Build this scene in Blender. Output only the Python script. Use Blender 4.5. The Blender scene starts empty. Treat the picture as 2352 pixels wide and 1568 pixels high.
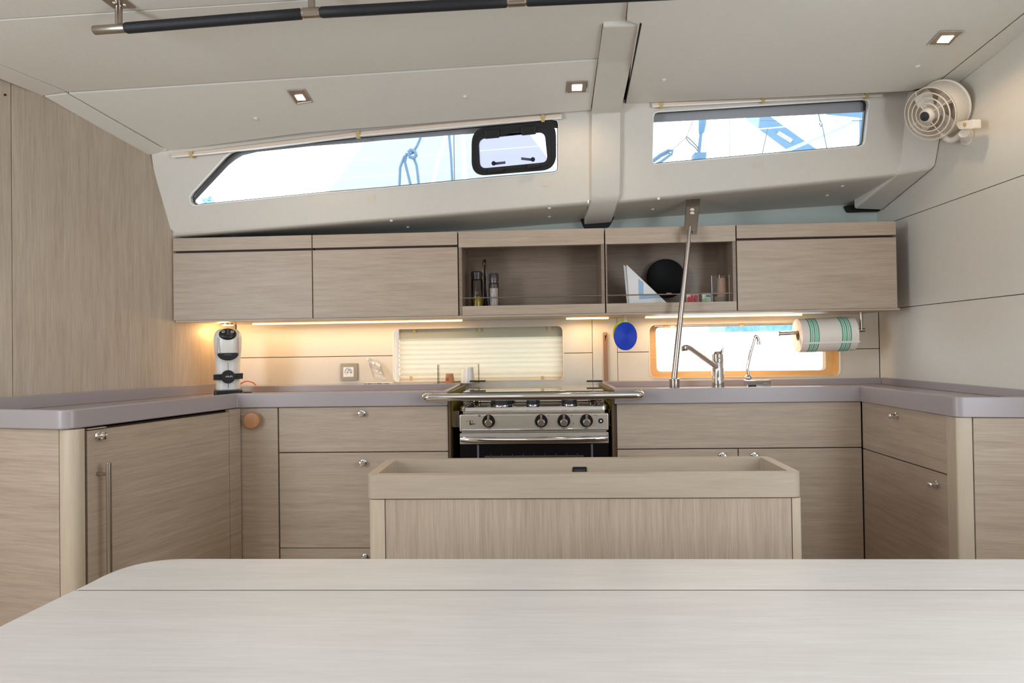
import bpy, bmesh, math, random
from mathutils import Vector, Matrix
from mathutils.geometry import tessellate_polygon
random.seed(7)
V = Vector
C = bpy.context.scene.collection
SC = bpy.context.scene

# ------------------------------------------------------------------ camera
FPX = 1426.8
YAW, PITCH, ROLL = .0457, .01035, -.0151
CAM = V((0, 0, 1.055))
cy_, sy_ = math.cos(YAW), math.sin(YAW)
CF = V((-sy_ * math.cos(PITCH), cy_ * math.cos(PITCH), math.sin(PITCH)))
_r = V((cy_, sy_, 0)); _u = _r.cross(CF)
CR = _r * math.cos(ROLL) + _u * math.sin(ROLL)
CU = -_r * math.sin(ROLL) + _u * math.cos(ROLL)
cd = bpy.data.cameras.new('camera'); cam = bpy.data.objects.new('camera', cd); C.objects.link(cam)
M = Matrix((CR, CU, -CF)).transposed().to_4x4(); M.translation = CAM
cam.matrix_world = M
cd.sensor_width = 36; cd.lens = 36 * FPX / 2352; cd.clip_start = .02; cd.clip_end = 200
SC.camera = cam
# ------------------------------------------------------------------ colour management
SC.view_settings.view_transform = 'Standard'; SC.view_settings.look = 'None'
SC.view_settings.exposure = 0.0; SC.view_settings.gamma = 1; SC.view_settings.use_curve_mapping = False
SC.cycles.use_denoising = True
SC.cycles.max_bounces = 10; SC.cycles.diffuse_bounces = 6; SC.cycles.transparent_max_bounces = 12
SC.cycles.caustics_reflective = False; SC.cycles.caustics_refractive = False
SC.cycles.sample_clamp_indirect = 4
# ------------------------------------------------------------------ sky
w = bpy.data.worlds.new('world'); SC.world = w; w.use_nodes = True
bg = w.node_tree.nodes['Background']; bg.inputs[0].default_value = (.90, .955, 1, 1); bg.inputs[1].default_value = 3.8
# ------------------------------------------------------------------ large lights
def area(name, loc, target, sx, sy, power, col, spread=180):
    l = bpy.data.lights.new(name, 'AREA'); l.shape = 'RECTANGLE'; l.size = sx; l.size_y = sy
    l.energy = power; l.color = col; l.spread = math.radians(spread)
    o = bpy.data.objects.new(name, l); C.objects.link(o); o.location = loc
    o.rotation_euler = (V(target) - V(loc)).to_track_quat('-Z', 'Y').to_euler()
    return o
WARM = (1, .70, .42); COOL = (.80, .90, 1)
HY = .08   # unseen roof hatches, added to hold the overhead area lights
# added area lights out of view: two in the hatches, three without any opening
area('added_hatch_light_fore', (-.45, HY, 1.862), (-.45, HY, 0), .62, .62, 5.5, COOL)
area('added_hatch_light_aft', (.75, HY, 1.862), (.75, HY, 0), .62, .62, 5.5, COOL)
area('added_rear_light', (-.1, -2.40, 1.50), (0, .3, 1.45), 2.6, .42, 3, COOL)
area('added_left_light', (-2.0, .1, 1.30), (1.3, 1.2, 1.25), .9, 1.0, 46, COOL)
area('added_right_light', (1.27, .5, 1.25), (-1.4, 1.2, 1.4), .9, 1.0, 27, COOL)
# ------------------------------------------------------------------ pixel rays used while measuring the room
def ray(x, y): return CF * FPX + CR * (x - 1176) - CU * (y - 784)
def hit(x, y, n, p):
    d = ray(x, y); n = V(n); return CAM + d * (((V(p) - CAM).dot(n)) / d.dot(n))
def Yp(x, y, v): return hit(x, y, (0, 1, 0), (0, v, 0))
def Xp(x, y, v): return hit(x, y, (1, 0, 0), (v, 0, 0))
def Zp(x, y, v): return hit(x, y, (0, 0, 1), (0, 0, v))

# ------------------------------------------------------------------ materials
def lin(c):
    if isinstance(c, str): c = [int(c[i:i+2], 16) for i in (0, 2, 4)]
    r = []
    for v in c[:3]:
        v = v / 255; r.append(v / 12.92 if v <= .04045 else ((v + .055) / 1.055) ** 2.4)
    return (*r, 1)
def nodes(name):
    m = bpy.data.materials.new(name); m.use_nodes = True
    return m, m.node_tree, m.node_tree.nodes['Principled BSDF']
def mat(name, col, rough=.5, metal=0, noise=0, scale=60, bump=0, bscale=200, coat=0, **kw):
    m, t, b = nodes(name); N = t.nodes; L = t.links
    b.inputs['Base Color'].default_value = lin(col); b.inputs['Roughness'].default_value = rough
    b.inputs['Metallic'].default_value = metal; b.inputs['Coat Weight'].default_value = coat
    for k, v in kw.items(): b.inputs[k.replace('_', ' ')].default_value = v
    tc = N.new('ShaderNodeTexCoord')
    nt = N.new('ShaderNodeTexNoise'); nt.inputs['Scale'].default_value = scale; nt.inputs['Detail'].default_value = 4
    L.new(tc.outputs['Object'], nt.inputs['Vector'])
    mx = N.new('ShaderNodeMix'); mx.data_type = 'RGBA'
    a = lin(col); k = 1 - max(noise, .03)
    mx.inputs[6].default_value = (a[0]*k, a[1]*k, a[2]*k, 1); mx.inputs[7].default_value = (min(a[0]/k, 1), min(a[1]/k, 1), min(a[2]/k, 1), 1)
    L.new(nt.outputs['Fac'], mx.inputs[0]); L.new(mx.outputs[2], b.inputs['Base Color'])
    if bump:
        n2 = N.new('ShaderNodeTexNoise'); n2.inputs['Scale'].default_value = bscale; n2.inputs['Detail'].default_value = 3
        L.new(tc.outputs['Object'], n2.inputs['Vector'])
        bp = N.new('ShaderNodeBump'); bp.inputs['Strength'].default_value = bump; bp.inputs['Distance'].default_value = .002
        L.new(n2.outputs['Fac'], bp.inputs['Height']); L.new(bp.outputs[0], b.inputs['Normal'])
    return m
def wood(name, dark, light, axis='x', ang=0, rough=.42, fine=170, contrast=.72):
    """brushed oak laminate with the grain running along one axis"""
    m, t, b = nodes(name); N = t.nodes; L = t.links
    tc = N.new('ShaderNodeTexCoord'); rot = N.new('ShaderNodeMapping'); rot.inputs['Rotation'].default_value = (0, 0, -ang)
    L.new(tc.outputs['Object'], rot.inputs[0])
    def nz(s_al, s_ac, detail):
        mp = N.new('ShaderNodeMapping'); s = [s_ac] * 3; s['xyz'.index(axis)] = s_al; mp.inputs['Scale'].default_value = s
        n = N.new('ShaderNodeTexNoise'); n.inputs['Scale'].default_value = 1; n.inputs['Detail'].default_value = detail
        n.inputs['Roughness'].default_value = .6
        L.new(rot.outputs[0], mp.inputs[0]); L.new(mp.outputs[0], n.inputs['Vector']); return n
    n1 = nz(11, fine * 2.2, 5); n2 = nz(3, fine * .4, 3)
    ad = N.new('ShaderNodeMath'); ad.operation = 'MULTIPLY_ADD'; ad.inputs[1].default_value = .45
    L.new(n2.outputs['Fac'], ad.inputs[0]); 
    ml = N.new('ShaderNodeMath'); ml.operation = 'MULTIPLY'; ml.inputs[1].default_value = .55
    L.new(n1.outputs['Fac'], ml.inputs[0]); L.new(ml.outputs[0], ad.inputs[2])
    cr = N.new('ShaderNodeValToRGB'); cr.color_ramp.elements[0].position = .5 - .13 / contrast; cr.color_ramp.elements[1].position = .5 + .13 / contrast
    cr.color_ramp.elements[0].color = lin(dark); cr.color_ramp.elements[1].color = lin(light)
    L.new(ad.outputs[0], cr.inputs[0]); L.new(cr.outputs[0], b.inputs['Base Color'])
    b.inputs['Roughness'].default_value = rough
    bp = N.new('ShaderNodeBump'); bp.inputs['Strength'].default_value = .12; bp.inputs['Distance'].default_value = .0008
    L.new(n1.outputs['Fac'], bp.inputs['Height']); L.new(bp.outputs[0], b.inputs['Normal'])
    return m
def emit(name, col, strength):
    m, t, b = nodes(name); b.inputs['Base Color'].default_value = lin(col)
    b.inputs['Emission Color'].default_value = lin(col); b.inputs['Emission Strength'].default_value = strength; return m
def pane_mat(name, tint, ior=1.45, gl=.02):
    m, t, b = nodes(name); N = t.nodes; L = t.links; N.remove(b)
    tr = N.new('ShaderNodeBsdfTransparent'); tr.inputs[0].default_value = (*tint, 1)
    g = N.new('ShaderNodeBsdfGlossy'); g.inputs['Roughness'].default_value = gl
    f = N.new('ShaderNodeFresnel'); f.inputs[0].default_value = ior
    mx = N.new('ShaderNodeMixShader'); L.new(f.outputs[0], mx.inputs[0]); L.new(tr.outputs[0], mx.inputs[1]); L.new(g.outputs[0], mx.inputs[2])
    L.new(mx.outputs[0], N['Material Output'].inputs[0]); return m
def cloth_mat(name, col, trans=.5):
    m, t, b = nodes(name); N = t.nodes; L = t.links; N.remove(b)
    d = N.new('ShaderNodeBsdfDiffuse'); d.inputs[0].default_value = lin(col)
    tl = N.new('ShaderNodeBsdfTranslucent'); tl.inputs[0].default_value = lin(col)
    mx = N.new('ShaderNodeMixShader'); mx.inputs[0].default_value = trans
    L.new(d.outputs[0], mx.inputs[1]); L.new(tl.outputs[0], mx.inputs[2]); L.new(mx.outputs[0], N['Material Output'].inputs[0]); return m

WD, WL = (156, 137, 119), (187, 169, 150)
M_oak = wood('oak_grain_across', WD, WL)
M_oakshade = wood('oak_shaded_interior', (118, 98, 82), (146, 127, 110))  # oak darkened so the shade inside the open shelves sits in its colour
M_oakv = wood('oak_grain_upright', WD, WL, 'z')
FANG = math.atan2(2.01 - 1.51, -.985 + 1.143)
M_oakf = wood('oak_grain_fridge', WD, WL, 'x', FANG)
M_oaky = wood('oak_grain_depthwise', WD, WL, 'y')
M_oakwall = wood('oak_wall_upright', (168, 151, 133), (198, 183, 165), 'z', fine=110)
M_post = wood('oak_post', (182, 165, 143), (194, 178, 157), 'z', fine=60)
M_table = wood('oak_table', (185, 178, 171), (200, 194, 188), 'x', rough=.33, fine=80)
M_isl = wood('oak_island_rim', (164, 148, 129), (178, 162, 143), 'x', fine=90)
M_reveal = wood('oak_window_reveal', (206, 165, 108), (226, 190, 134), 'x', fine=90)
M_dark = mat('dark_gap', (46, 32, 24), .8)
M_channel = mat('dark_channel', (66, 44, 36), .6)
M_ceil = mat('ceiling_vinyl', (222, 218, 209), .65, bump=.25, bscale=500)
M_module = mat('moulded_liner', (212, 206, 196), .55, bump=.2, bscale=420)
M_wall = mat('cream_wall_panel', (214, 205, 190), .5, bump=.15, bscale=400)
M_wallr = mat('side_wall_panel', (220, 215, 205), .45, bump=.15, bscale=400)
M_hull = mat('pale_hull_liner', (196, 206, 200), .6)
M_top = mat('grey_solid_surface', (160, 150, 151), .3, noise=.04, scale=500)
M_steel = mat('brushed_steel', (176, 166, 156), .28, 1)
M_chrome = mat('chrome', (222, 220, 220), .06, 1)
M_panel_steel = mat('stove_steel', (214, 206, 194), .34, .9)
M_black = mat('black_plastic', (22, 22, 24), .35)
M_blackm = mat('black_matt', (12, 12, 12), .7)
M_leather = mat('black_leather', (20, 21, 26), .6, bump=.3, bscale=300)
M_white = mat('white_plastic', (232, 228, 222), .3)
M_fan = mat('ivory_plastic', (232, 222, 208), .35)
M_cream = mat('cream_plastic', (230, 220, 200), .4)
M_tan = mat('tan_strap', (196, 168, 110), .6)
M_pane = pane_mat('window_pane', (.96, .99, 1))
M_lilac = pane_mat('lilac_acrylic', (.93, .91, 1))
M_clear = pane_mat('clear_acrylic', (.97, .97, .96), 1.10)
M_glassv = pane_mat('clear_glass', (.86, .84, .82), 1.4)
M_oil = mat('olive_oil', (176, 150, 20), .1)
M_frit = mat('grey_frit', (150, 152, 158), .4)
M_gasket = mat('black_gasket', (18, 20, 26), .4)
M_floor = wood('floor_boards', (186, 166, 140), (204, 184, 158), 'x', fine=60)
M_paper = mat('paper', (238, 234, 228), .8)

# ------------------------------------------------------------------ mesh helpers
def nb(): return bmesh.new()
def face(bm, vs):
    try: return bm.faces.new(vs)
    except ValueError: return None
def box(bm, x0, x1, y0, y1, z0, z1, M=None):
    co = [(x, y, z) for z in (z0, z1) for y in (y0, y1) for x in (x0, x1)]
    vs = [bm.verts.new(M @ V(c) if M else c) for c in co]
    for f in ((0, 2, 3, 1), (4, 5, 7, 6), (0, 1, 5, 4), (2, 6, 7, 3), (1, 3, 7, 5), (0, 4, 6, 2)): face(bm, [vs[i] for i in f])
    return bm
def prism(bm, outer, off, holes=()):
    """closed solid: planar polygon (with holes) pushed along off"""
    off = V(off)
    if not holes:
        a = [bm.verts.new(V(p)) for p in outer]; b = [bm.verts.new(V(p) + off) for p in outer]; n = len(a)
        face(bm, a[::-1]); face(bm, b)
        for i in range(n): face(bm, [a[i], a[(i+1) % n], b[(i+1) % n], b[i]])
        bmesh.ops.recalc_face_normals(bm, faces=bm.faces[:])
        return bm
    loops = [[V(p) for p in outer]] + [[V(p) for p in h] for h in holes]
    tris = tessellate_polygon(loops); flat = [p for l in loops for p in l]
    a = [bm.verts.new(p) for p in flat]; b = [bm.verts.new(p + off) for p in flat]
    for t in tris:
        face(bm, [a[i] for i in t]); face(bm, [b[i] for i in reversed(t)])
    k = 0
    for l in loops:
        n = len(l)
        for i in range(n):
            j = (i + 1) % n; face(bm, [a[k+i], b[k+i], b[k+j], a[k+j]])
        k += n
    bmesh.ops.recalc_face_normals(bm, faces=bm.faces[:])
    return bm
def basis(ax):
    ax = V(ax).normalized(); h = V((0, 0, 1)) if abs(ax.z) < .9 else V((1, 0, 0))
    e = ax.cross(h).normalized(); return e, ax.cross(e).normalized(), ax
def loft(bm, rings, cap=True, closed=True):
    vr = [[bm.verts.new(p) for p in r] for r in rings]
    for a, b in zip(vr, vr[1:]):
        n = len(a)
        for i in range(n if closed else n - 1):
            j = (i + 1) % n; face(bm, [a[i], a[j], b[j], b[i]])
    if cap and closed: face(bm, vr[0][::-1]); face(bm, vr[-1])
    return bm
def lathe(bm, o, ax, prof, seg=24, sx=1, sy=1):
    e1, e2, ax = basis(ax); o = V(o)
    rings = []
    for r, h in prof:
        r = max(r, 1e-5)
        rings.append([o + ax * h + e1 * (r * sx * math.cos(2*math.pi*i/seg)) + e2 * (r * sy * math.sin(2*math.pi*i/seg)) for i in range(seg)])
    return loft(bm, rings)
def cyl(bm, p0, p1, r, r1=None, seg=20):
    p0, p1 = V(p0), V(p1); return lathe(bm, p0, p1 - p0, [(r, 0), (r if r1 is None else r1, (p1 - p0).length)], seg)
def tube(bm, pts, r, seg=12, closed=False):
    pts = [V(p) for p in pts]; n = len(pts); rr = r if isinstance(r, (list, tuple)) else [r] * n
    rings = []; up = None
    for i, p in enumerate(pts):
        if closed: d = pts[(i+1) % n] - pts[i-1]
        else: d = pts[min(i+1, n-1)] - pts[max(i-1, 0)]
        d.normalize()
        if up is None: e1, e2, _ = basis(d)
        else: e1 = (up - d * up.dot(d)).normalized(); e2 = d.cross(e1)
        up = e1
        rings.append([p + e1 * (rr[i] * math.cos(2*math.pi*k/seg)) + e2 * (rr[i] * math.sin(2*math.pi*k/seg)) for k in range(seg)])
    if closed: rings.append(rings[0]); return loft(bm, rings, cap=False)
    return loft(bm, rings)
def arc(p0, p1, p2, n=8):
    """quadratic bend p0-p1-p2"""
    p0, p1, p2 = V(p0), V(p1), V(p2)
    return [(1-t)**2 * p0 + 2*t*(1-t) * p1 + t*t * p2 for t in [i / n for i in range(n + 1)]]
def rounded(pts, rad, seg=5):
    """round the corners of a planar closed polygon"""
    pts = [V(p) for p in pts]; n = len(pts); out = []
    rr = rad if isinstance(rad, (list, tuple)) else [rad] * n
    for i in range(n):
        p, a, b = pts[i], pts[i-1], pts[(i+1) % n]
        r = min(rr[i], (a-p).length * .49, (b-p).length * .49)
        if r <= 1e-6: out.append(p); continue
        out += arc(p + (a-p).normalized() * r, p, p + (b-p).normalized() * r, seg)
    return out
def offset2(pts, d, closed=True):
    """offset a 2-D path to its left by d"""
    n = len(pts); out = []
    for i in range(n):
        p = V(pts[i][:2]); a = V(pts[i-1][:2]) if (closed or i > 0) else None; b = V(pts[(i+1) % n][:2]) if (closed or i < n-1) else None
        ds = [(q).normalized() for q in ([p - a] if a is not None else []) + ([b - p] if b is not None else [])]
        ns = [V((-q.y, q.x)) for q in ds]
        m = sum(ns, V((0, 0))); m.normalize(); k = d / max(m.dot(ns[0]), .3)
        out.append(p + m * k)
    return out
def flatbox(bm, pts2, z0, z1, holes=()):
    return prism(bm, [(p[0], p[1], z0) for p in pts2], (0, 0, z1 - z0), [[(p[0], p[1], z0) for p in h] for h in holes])

def obj(name, bm, m, parent=None, bevel=0, angle=35, seg=2, kind=None, label=None, cat=None, group=None):
    me = bpy.data.meshes.new(name)
    bmesh.ops.recalc_face_normals(bm, faces=bm.faces[:])
    o = bpy.data.objects.new(name, me); C.objects.link(o)
    if parent is not None:
        o.parent = parent; off = world_loc(parent)
    else:
        xs = [v.co for v in bm.verts]
        off = V(((min(c.x for c in xs) + max(c.x for c in xs)) / 2, (min(c.y for c in xs) + max(c.y for c in xs)) / 2, min(c.z for c in xs)))
        o.location = off
    for v in bm.verts: v.co -= off
    bm.to_mesh(me); bm.free()
    me.polygons.foreach_set('use_smooth', [True] * len(me.polygons))
    me.set_sharp_from_angle(angle=math.radians(angle))
    me.materials.append(m)
    if bevel:
        b = o.modifiers.new('bevel', 'BEVEL'); b.width = bevel; b.segments = seg; b.limit_method = 'ANGLE'; b.angle_limit = math.radians(50); b.harden_normals = True
    if label: o['label'] = label
    if cat: o['category'] = cat
    if group: o['group'] = group
    if kind: o['kind'] = kind
    return o
def world_loc(o):
    p = V(o.location)
    while o.parent: o = o.parent; p += o.location
    return p
def thing(name, label, cat, loc, group=None):
    o = bpy.data.objects.new(name, None); C.objects.link(o); o.location = loc; o.empty_display_size = .05
    o['label'] = label; o['category'] = cat
    if group: o['group'] = group
    return o
def root(name, loc=(0, 0, 0), label=None):
    o = bpy.data.objects.new(name, None); C.objects.link(o); o.location = loc; o['kind'] = 'structure'
    if label: o['label'] = label
    return o
def B(x0, x1, y0, y1, z0, z1): return box(nb(), x0, x1, y0, y1, z0, z1)
def text(name, s, size, loc, right, up, m, parent, depth=.0004):
    """flat lettering as a curve converted to mesh"""
    cu = bpy.data.curves.new(name, 'FONT'); cu.body = s; cu.size = size; cu.align_x = 'CENTER'; cu.align_y = 'CENTER'; cu.extrude = depth
    t = bpy.data.objects.new('tmp', cu); C.objects.link(t)
    dg = bpy.context.evaluated_depsgraph_get(); me = bpy.data.meshes.new_from_object(t.evaluated_get(dg)); bpy.data.objects.remove(t)
    bm = nb(); bm.from_mesh(me); r = V(right).normalized(); u = V(up).normalized(); n = r.cross(u)
    Mx = Matrix((r, u, n)).transposed().to_4x4(); Mx.translation = V(loc); bm.transform(Mx)
    return obj(name, bm, m, parent)

# ------------------------------------------------------------------ room constants
YF, YB, YC, XR = 2.0, 2.45, 2.20, 1.301
ZT, ZLB, ZS = .919, .871, .897          # worktop lip top, lip bottom, surface
def xl(y): return -1.226 - .456 * (2.45 - y)    # left wall line
LN = (-1, .456, 0); LP = (-1.226, 2.45, 0)
def Lp(x, y): return hit(x, y, LN, LP)
ZCAB = Yp(1225, 721.5, YC).z

# ================================================================== SETTING
obj('floor', B(-2.3, 1.4, -2.6, 2.5, -.03, 0), M_floor, kind='structure')
# ---- back wall, split in panels around the two low windows
def win_rect(px, rad, yv=YB):
    return rounded([Yp(x, y, yv) for x, y in px], rad)
W3 = win_rect([(903, 877), (903, 756), (1293, 748), (1295, 872)], .022)
W4 = win_rect([(1493, 868), (1490, 746), (1929, 738), (1931, 863)], .028)
wb = obj('wall_back', prism(nb(), [(-1.235, 2.4615, .5), (XR + .03, 2.4615, .5), (XR + .03, 2.4615, 1.50), (-1.235, 2.4615, 1.44)], (0, .008, 0),
     [[(p.x, 2.4615, p.z) for p in W] for W in (W3, W4)]), M_dark, kind='structure')
def xz(p): return (p[0], p[2])
zs_ = lambda x: Yp(x, 817 - .0125 * (x - 800), YB).z
ZSEAM = (zs_(800) + zs_(1900)) / 2
def notch(x0, x1, z0, z1, win, above, y=YB):
    """panel x0..x1, z0..z1 with the half of the window outline that lies beside the seam cut out"""
    if win is None: return [(x0, y, z0), (x1, y, z0), (x1, y, z1), (x0, y, z1)]
    pts = sorted([p for p in win if (p.z > ZSEAM if above else p.z < ZSEAM)], key=lambda p: p.x)
    cx = (pts[0].x + pts[-1].x) / 2
    L_ = sorted([p for p in pts if p.x < cx], key=lambda p: (p.z if above else -p.z)); R_ = sorted([p for p in pts if p.x >= cx], key=lambda p: (-p.z if above else p.z))
    zz = z0 if above else z1
    path = [(L_[0].x, y, zz)] + [(p.x, y, p.z) for p in L_ + R_] + [(R_[-1].x, y, zz)]
    if above: return [(x0, y, z0)] + path + [(x1, y, z0), (x1, y, z1), (x0, y, z1)]
    return [(x0, y, z1), (x0, y, z0), (x1, y, z0), (x1, y, z1)] + path[::-1]
XA, XB_ = Yp(1361, 800, YB).x, Yp(1418, 800, YB).x
g_ = .0012
for x0, x1, z0, z1, win, ab in ((-1.224, XA, ZSEAM + g_, 1.30, W3, True), (-1.224, XA, .88, ZSEAM - g_, W3, False),
                                (XB_, XR, ZSEAM + g_, 1.30, W4, True), (XB_, XR, .88, ZSEAM - g_, W4, False)):
    obj('panel', prism(nb(), notch(x0 + g_, x1 - g_, z0, z1, win, ab), (0, .011, 0)), M_wall, wb, bevel=.001)
obj('panel', B(XA + .0005, XB_ - .0005, YB - .001, YB + .01, .88, 1.30), M_wall, wb, bevel=.001)
und = lambda x: 549 - (x - 480) * .026 if x < 1000 else (535.5 - (x - 1000) * .078 if x < 1340 else 509 - (x - 1340) * .064)
tp = [Yp(x, und(x) - 12, YB) for x in (480, 1000, 1340, 2028)]
obj('panel', prism(nb(), [(-1.224, YB, 1.302), (XR, YB, 1.302), (XR, YB, tp[3].z)] + [tuple(p) for p in tp[3::-1]] + [(-1.224, YB, tp[0].z + .01)], (0, .01, 0)), M_hull, wb)
# ---- right wall: three panels with joints
wr = obj('wall_right', B(XR + .012, XR + .03, -2.55, 2.49, 0, 2.0), M_dark, kind='structure')
Z1, Z2 = Xp(2062, 707, XR).z, Xp(2062, 505, XR).z
for a, b in ((.02, Z1 - .001), (Z1 + .001, Z2 - .001), (Z2 + .001, 1.93)):
    obj('panel', B(XR, XR + .012, -2.5, 2.449, a, b), M_wallr, wr, bevel=.0012)
# ---- left wall, splayed, oak with upright grain
def lw(y0, y1, t0, t1, z0, z1):
    n = V((.91, -.415)); p = [V((xl(y), y)) - n * t for y, t in ((y0, t0), (y1, t0), (y1, t1), (y0, t1))]
    return flatbox(nb(), p, z0, z1)
wl = obj('wall_left', lw(.55, 2.12, .012, .03, 0, 2.0), M_dark, kind='structure')
yj = Lp(27, 500).y
obj('panel', prism(nb(), [(xl(y), y, z) for y, z in ((yj + .0008, 0), (2.449, 0), (2.449, 1.55), (2.262, 1.55), (2.255, 1.60), (2.19, 1.80), (2.12, 1.84), (1.8, 1.92), (yj + .0008, 1.92))], V((-.91, .415, 0)) * .012), M_oakwall, wl, bevel=.001)
obj('panel', lw(.62, yj - .0002, 0, .012, 0, 1.92), M_oakwall, wl, bevel=.001)
obj('wall_left', B(-2.10, -2.06, -2.55, .62, 0, 2.0), M_oakwall, kind='structure')
obj('wall_rear', B(-2.1, 1.33, -2.55, -2.45, 0, 2.0), M_wall, kind='structure')
p = Lp(11, 218); n_ = V((.91, -.415, 0))
bm = nb(); cyl(bm, p - n_ * .002, p + n_ * .004, .003); obj('screw', bm, M_dark, wl)

# ---- ceiling
cl = obj('ceiling', B(-2.3, 1.45, -2.55, 2.11, 2.02, 2.05), M_dark, kind='structure')
def plane3(a, b, c): return (b - a).cross(c - a).normalized(), a
TL = Lp(345, 357)
TM = hit(1355, 262, (0, 1, .283), (0, 2.13, 1.756))
a_ = Lp(100, 222)
N1, P1 = plane3(TL, TM, a_)
S1a, S1b = hit(155, 213, N1, P1), hit(1378, 135, N1, P1)
N2, P2 = plane3(S1a, S1b, Lp(0, 185))
R_a, R_b = Xp(2192, 200, XR), Xp(2352, 73, XR)
TRm = hit(1437, 238, (0, 1, .283), (0, 2.13, 1.756))
N3, P3 = plane3(R_a, R_b, TRm)
UP = V((0, 0, .018))
obj('light_stop_board', prism(nb(), [(TL.x - .05, 2.118, TL.z + .022), (TM.x, 2.118, TM.z + .022), (TRm.x, 2.118, TRm.z + .022), (XR, 2.118, R_a.z + .02), (XR, 2.118, 2.03), (TL.x - .05, 2.118, 2.03)], (0, .004, 0)), M_dark, cl)  # unseen board added to keep outside light from leaking over the ceiling
def cpanel(pts, n, p): return prism(nb(), [hit(x, y, n, p) for x, y in pts], UP)
obj('ceiling_panel', cpanel([(158, 215), (1373, 138), (1357, 253), (700, 305), (388, 346)], N1, P1), M_ceil, cl, bevel=.0015)
obj('ceiling_panel', cpanel([(155, 211), (-215, 60), (0, 47), (700, 2), (1447, -46), (1436, 56), (1384, 56), (1374, 134)], N2, P2), M_ceil, cl, bevel=.0015)
obj('ceiling_panel', cpanel([(102, 222), (340, 356), (380, 346), (152, 215)], N1, P1), M_ceil, cl, bevel=.0015)
obj('ceiling_panel', cpanel([(98, 220), (-420, 15), (-222, 58), (151, 211)], N2, P2), M_ceil, cl, bevel=.0015)
obj('ceiling_panel', cpanel([(1437, 238), (1790, 224), (2092, 209), (2145, 195), (2560, -136), (1452, -100), (1440, 48), (1466, 56)], N3, P3), M_ceil, cl, bevel=.0015)
obj('ceiling_panel', cpanel([(2150, 195), (2190, 200), (2690, -190), (2566, -136)], N3, P3), M_ceil, cl, bevel=.0015)
q0, q1 = hit(-222, 57, N2, P2), hit(1447, -48, N2, P2); q2 = hit(1453, -102, N3, P3); q3 = hit(2700, -198, N3, P3)
zc = 1.885
bm = nb()
pts = [q0, q1, q2, V((XR, q3.y, q3.z)), V((XR, -2.46, zc + .01)), V((-2.08, -2.46, zc)), V((-2.08, .5, q0.z))]
# roof behind the camera, with openings for the two added hatches
def hole(cx, cyy, s): return [(cx - s, cyy - s, zc), (cx + s, cyy - s, zc), (cx + s, cyy + s, zc), (cx - s, cyy + s, zc)]
N4, P4 = plane3(q0, q1, V((-.4, .6, zc)))
q3r = V((XR, q3.y, q3.z))
row1 = [V((-2.08, q0.y, q0.z)), q0, q1, q2, q3r]; row2 = [V((-2.08, .6, zc)), V((-1.6, .6, zc)), V((.1, .6, zc)), V((.5, .6, zc)), V((XR, .6, zc))]
bmr = nb(); va = [[bmr.verts.new(p + o_) for p in r] for o_ in (V((0, 0, 0)), UP) for r in (row1, row2)]
for lo_, hi_ in ((va[0], va[1]), (va[2], va[3])):
    for i in range(4): face(bmr, [lo_[i], lo_[i+1], hi_[i+1], hi_[i]])
ra = va[0] + va[1][::-1]; rb = va[2] + va[3][::-1]
for i in range(len(ra)): face(bmr, [ra[i], ra[(i+1) % len(ra)], rb[(i+1) % len(ra)], rb[i]])
obj('ceiling_panel', bmr, M_ceil, cl)
flat = [(-2.08, .599, zc), (XR, .599, zc), (XR, -2.46, zc), (-2.08, -2.46, zc)]
obj('ceiling_panel', prism(bm, flat, UP, [hole(-.45, HY, .31), hole(.75, HY, .31)]), M_ceil, cl)
for k, cx in ((5, -.45), (6, .75)):  # unseen hatch frames, added to go with the overhead lights
    rt = root('window_%d' % k, (cx, HY, zc))
    bm = nb(); prism(bm, [(cx - .33, HY - .33, zc - .006), (cx + .33, HY - .33, zc - .006), (cx + .33, HY + .33, zc - .006), (cx - .33, HY + .33, zc - .006)], (0, 0, .006),
                     [[(cx - .29, HY - .29, zc - .006), (cx + .29, HY - .29, zc - .006), (cx + .29, HY + .29, zc - .006), (cx - .29, HY + .29, zc - .006)]])
    obj('frame', bm, M_white, rt)

# ---- coachroof side: inclined liner with two long windows
PWn, PWp = V((0, 1, .283)).normalized(), V((0, 2.13, 1.756))
e1, e2 = V((1, 0, 0)), V((0, -.283, 1)).normalized()
def Wp(x, y, w=0): return hit(x, y, PWn, PWp + PWn * w)
W1px = [(446, 471), (439, 465), (437, 453), (442, 444), (517, 362), (530, 352), (545, 347), (700, 329), (822, 315), (1000, 299), (1268, 275), (1279, 277), (1282, 285), (1282, 386), (1280, 392), (1273, 395.5), (1142, 406), (880, 431), (743, 442)]
W2px = [(1504, 376), (1499, 370), (1501, 269), (1504, 261), (1511, 258), (1750, 243), (1986, 229), (1993, 232), (1995, 239), (1986, 324), (1983, 331), (1976, 335), (1750, 354)]
def outl(px, w=0): return [Wp(x, y, w) for x, y in px]
mod = root('wall_upper', (0, 2.15, 1.6), 'moulded off-white liner that carries the two long windows')
FT = .032
yb_ = lambda x: (543 - (x - 402) * .0808) if x < 1390 else (463.5 - (x - 1425) * .0975)
topL = [(347, 350), (384, 342), (700, 298), (1050, 272), (1357, 246)]; topR = [(1420, 229), (1760, 222), (2090, 206)]
botpx = [(2066, yb_(2066) - 6), (1750, yb_(1750) - 6), (1425, yb_(1425) - 6), (1352, yb_(1352) - 6), (900, yb_(900) - 6), (403, yb_(403) - 7), (386, 521), (352, 385)]
bm = prism(nb(), [Wp(x, y) for x, y in topL + topR + botpx], PWn * FT, [outl(W1px), outl(W2px)])
obj('liner_face', bm, M_module, mod, bevel=.004, seg=3)
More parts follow.
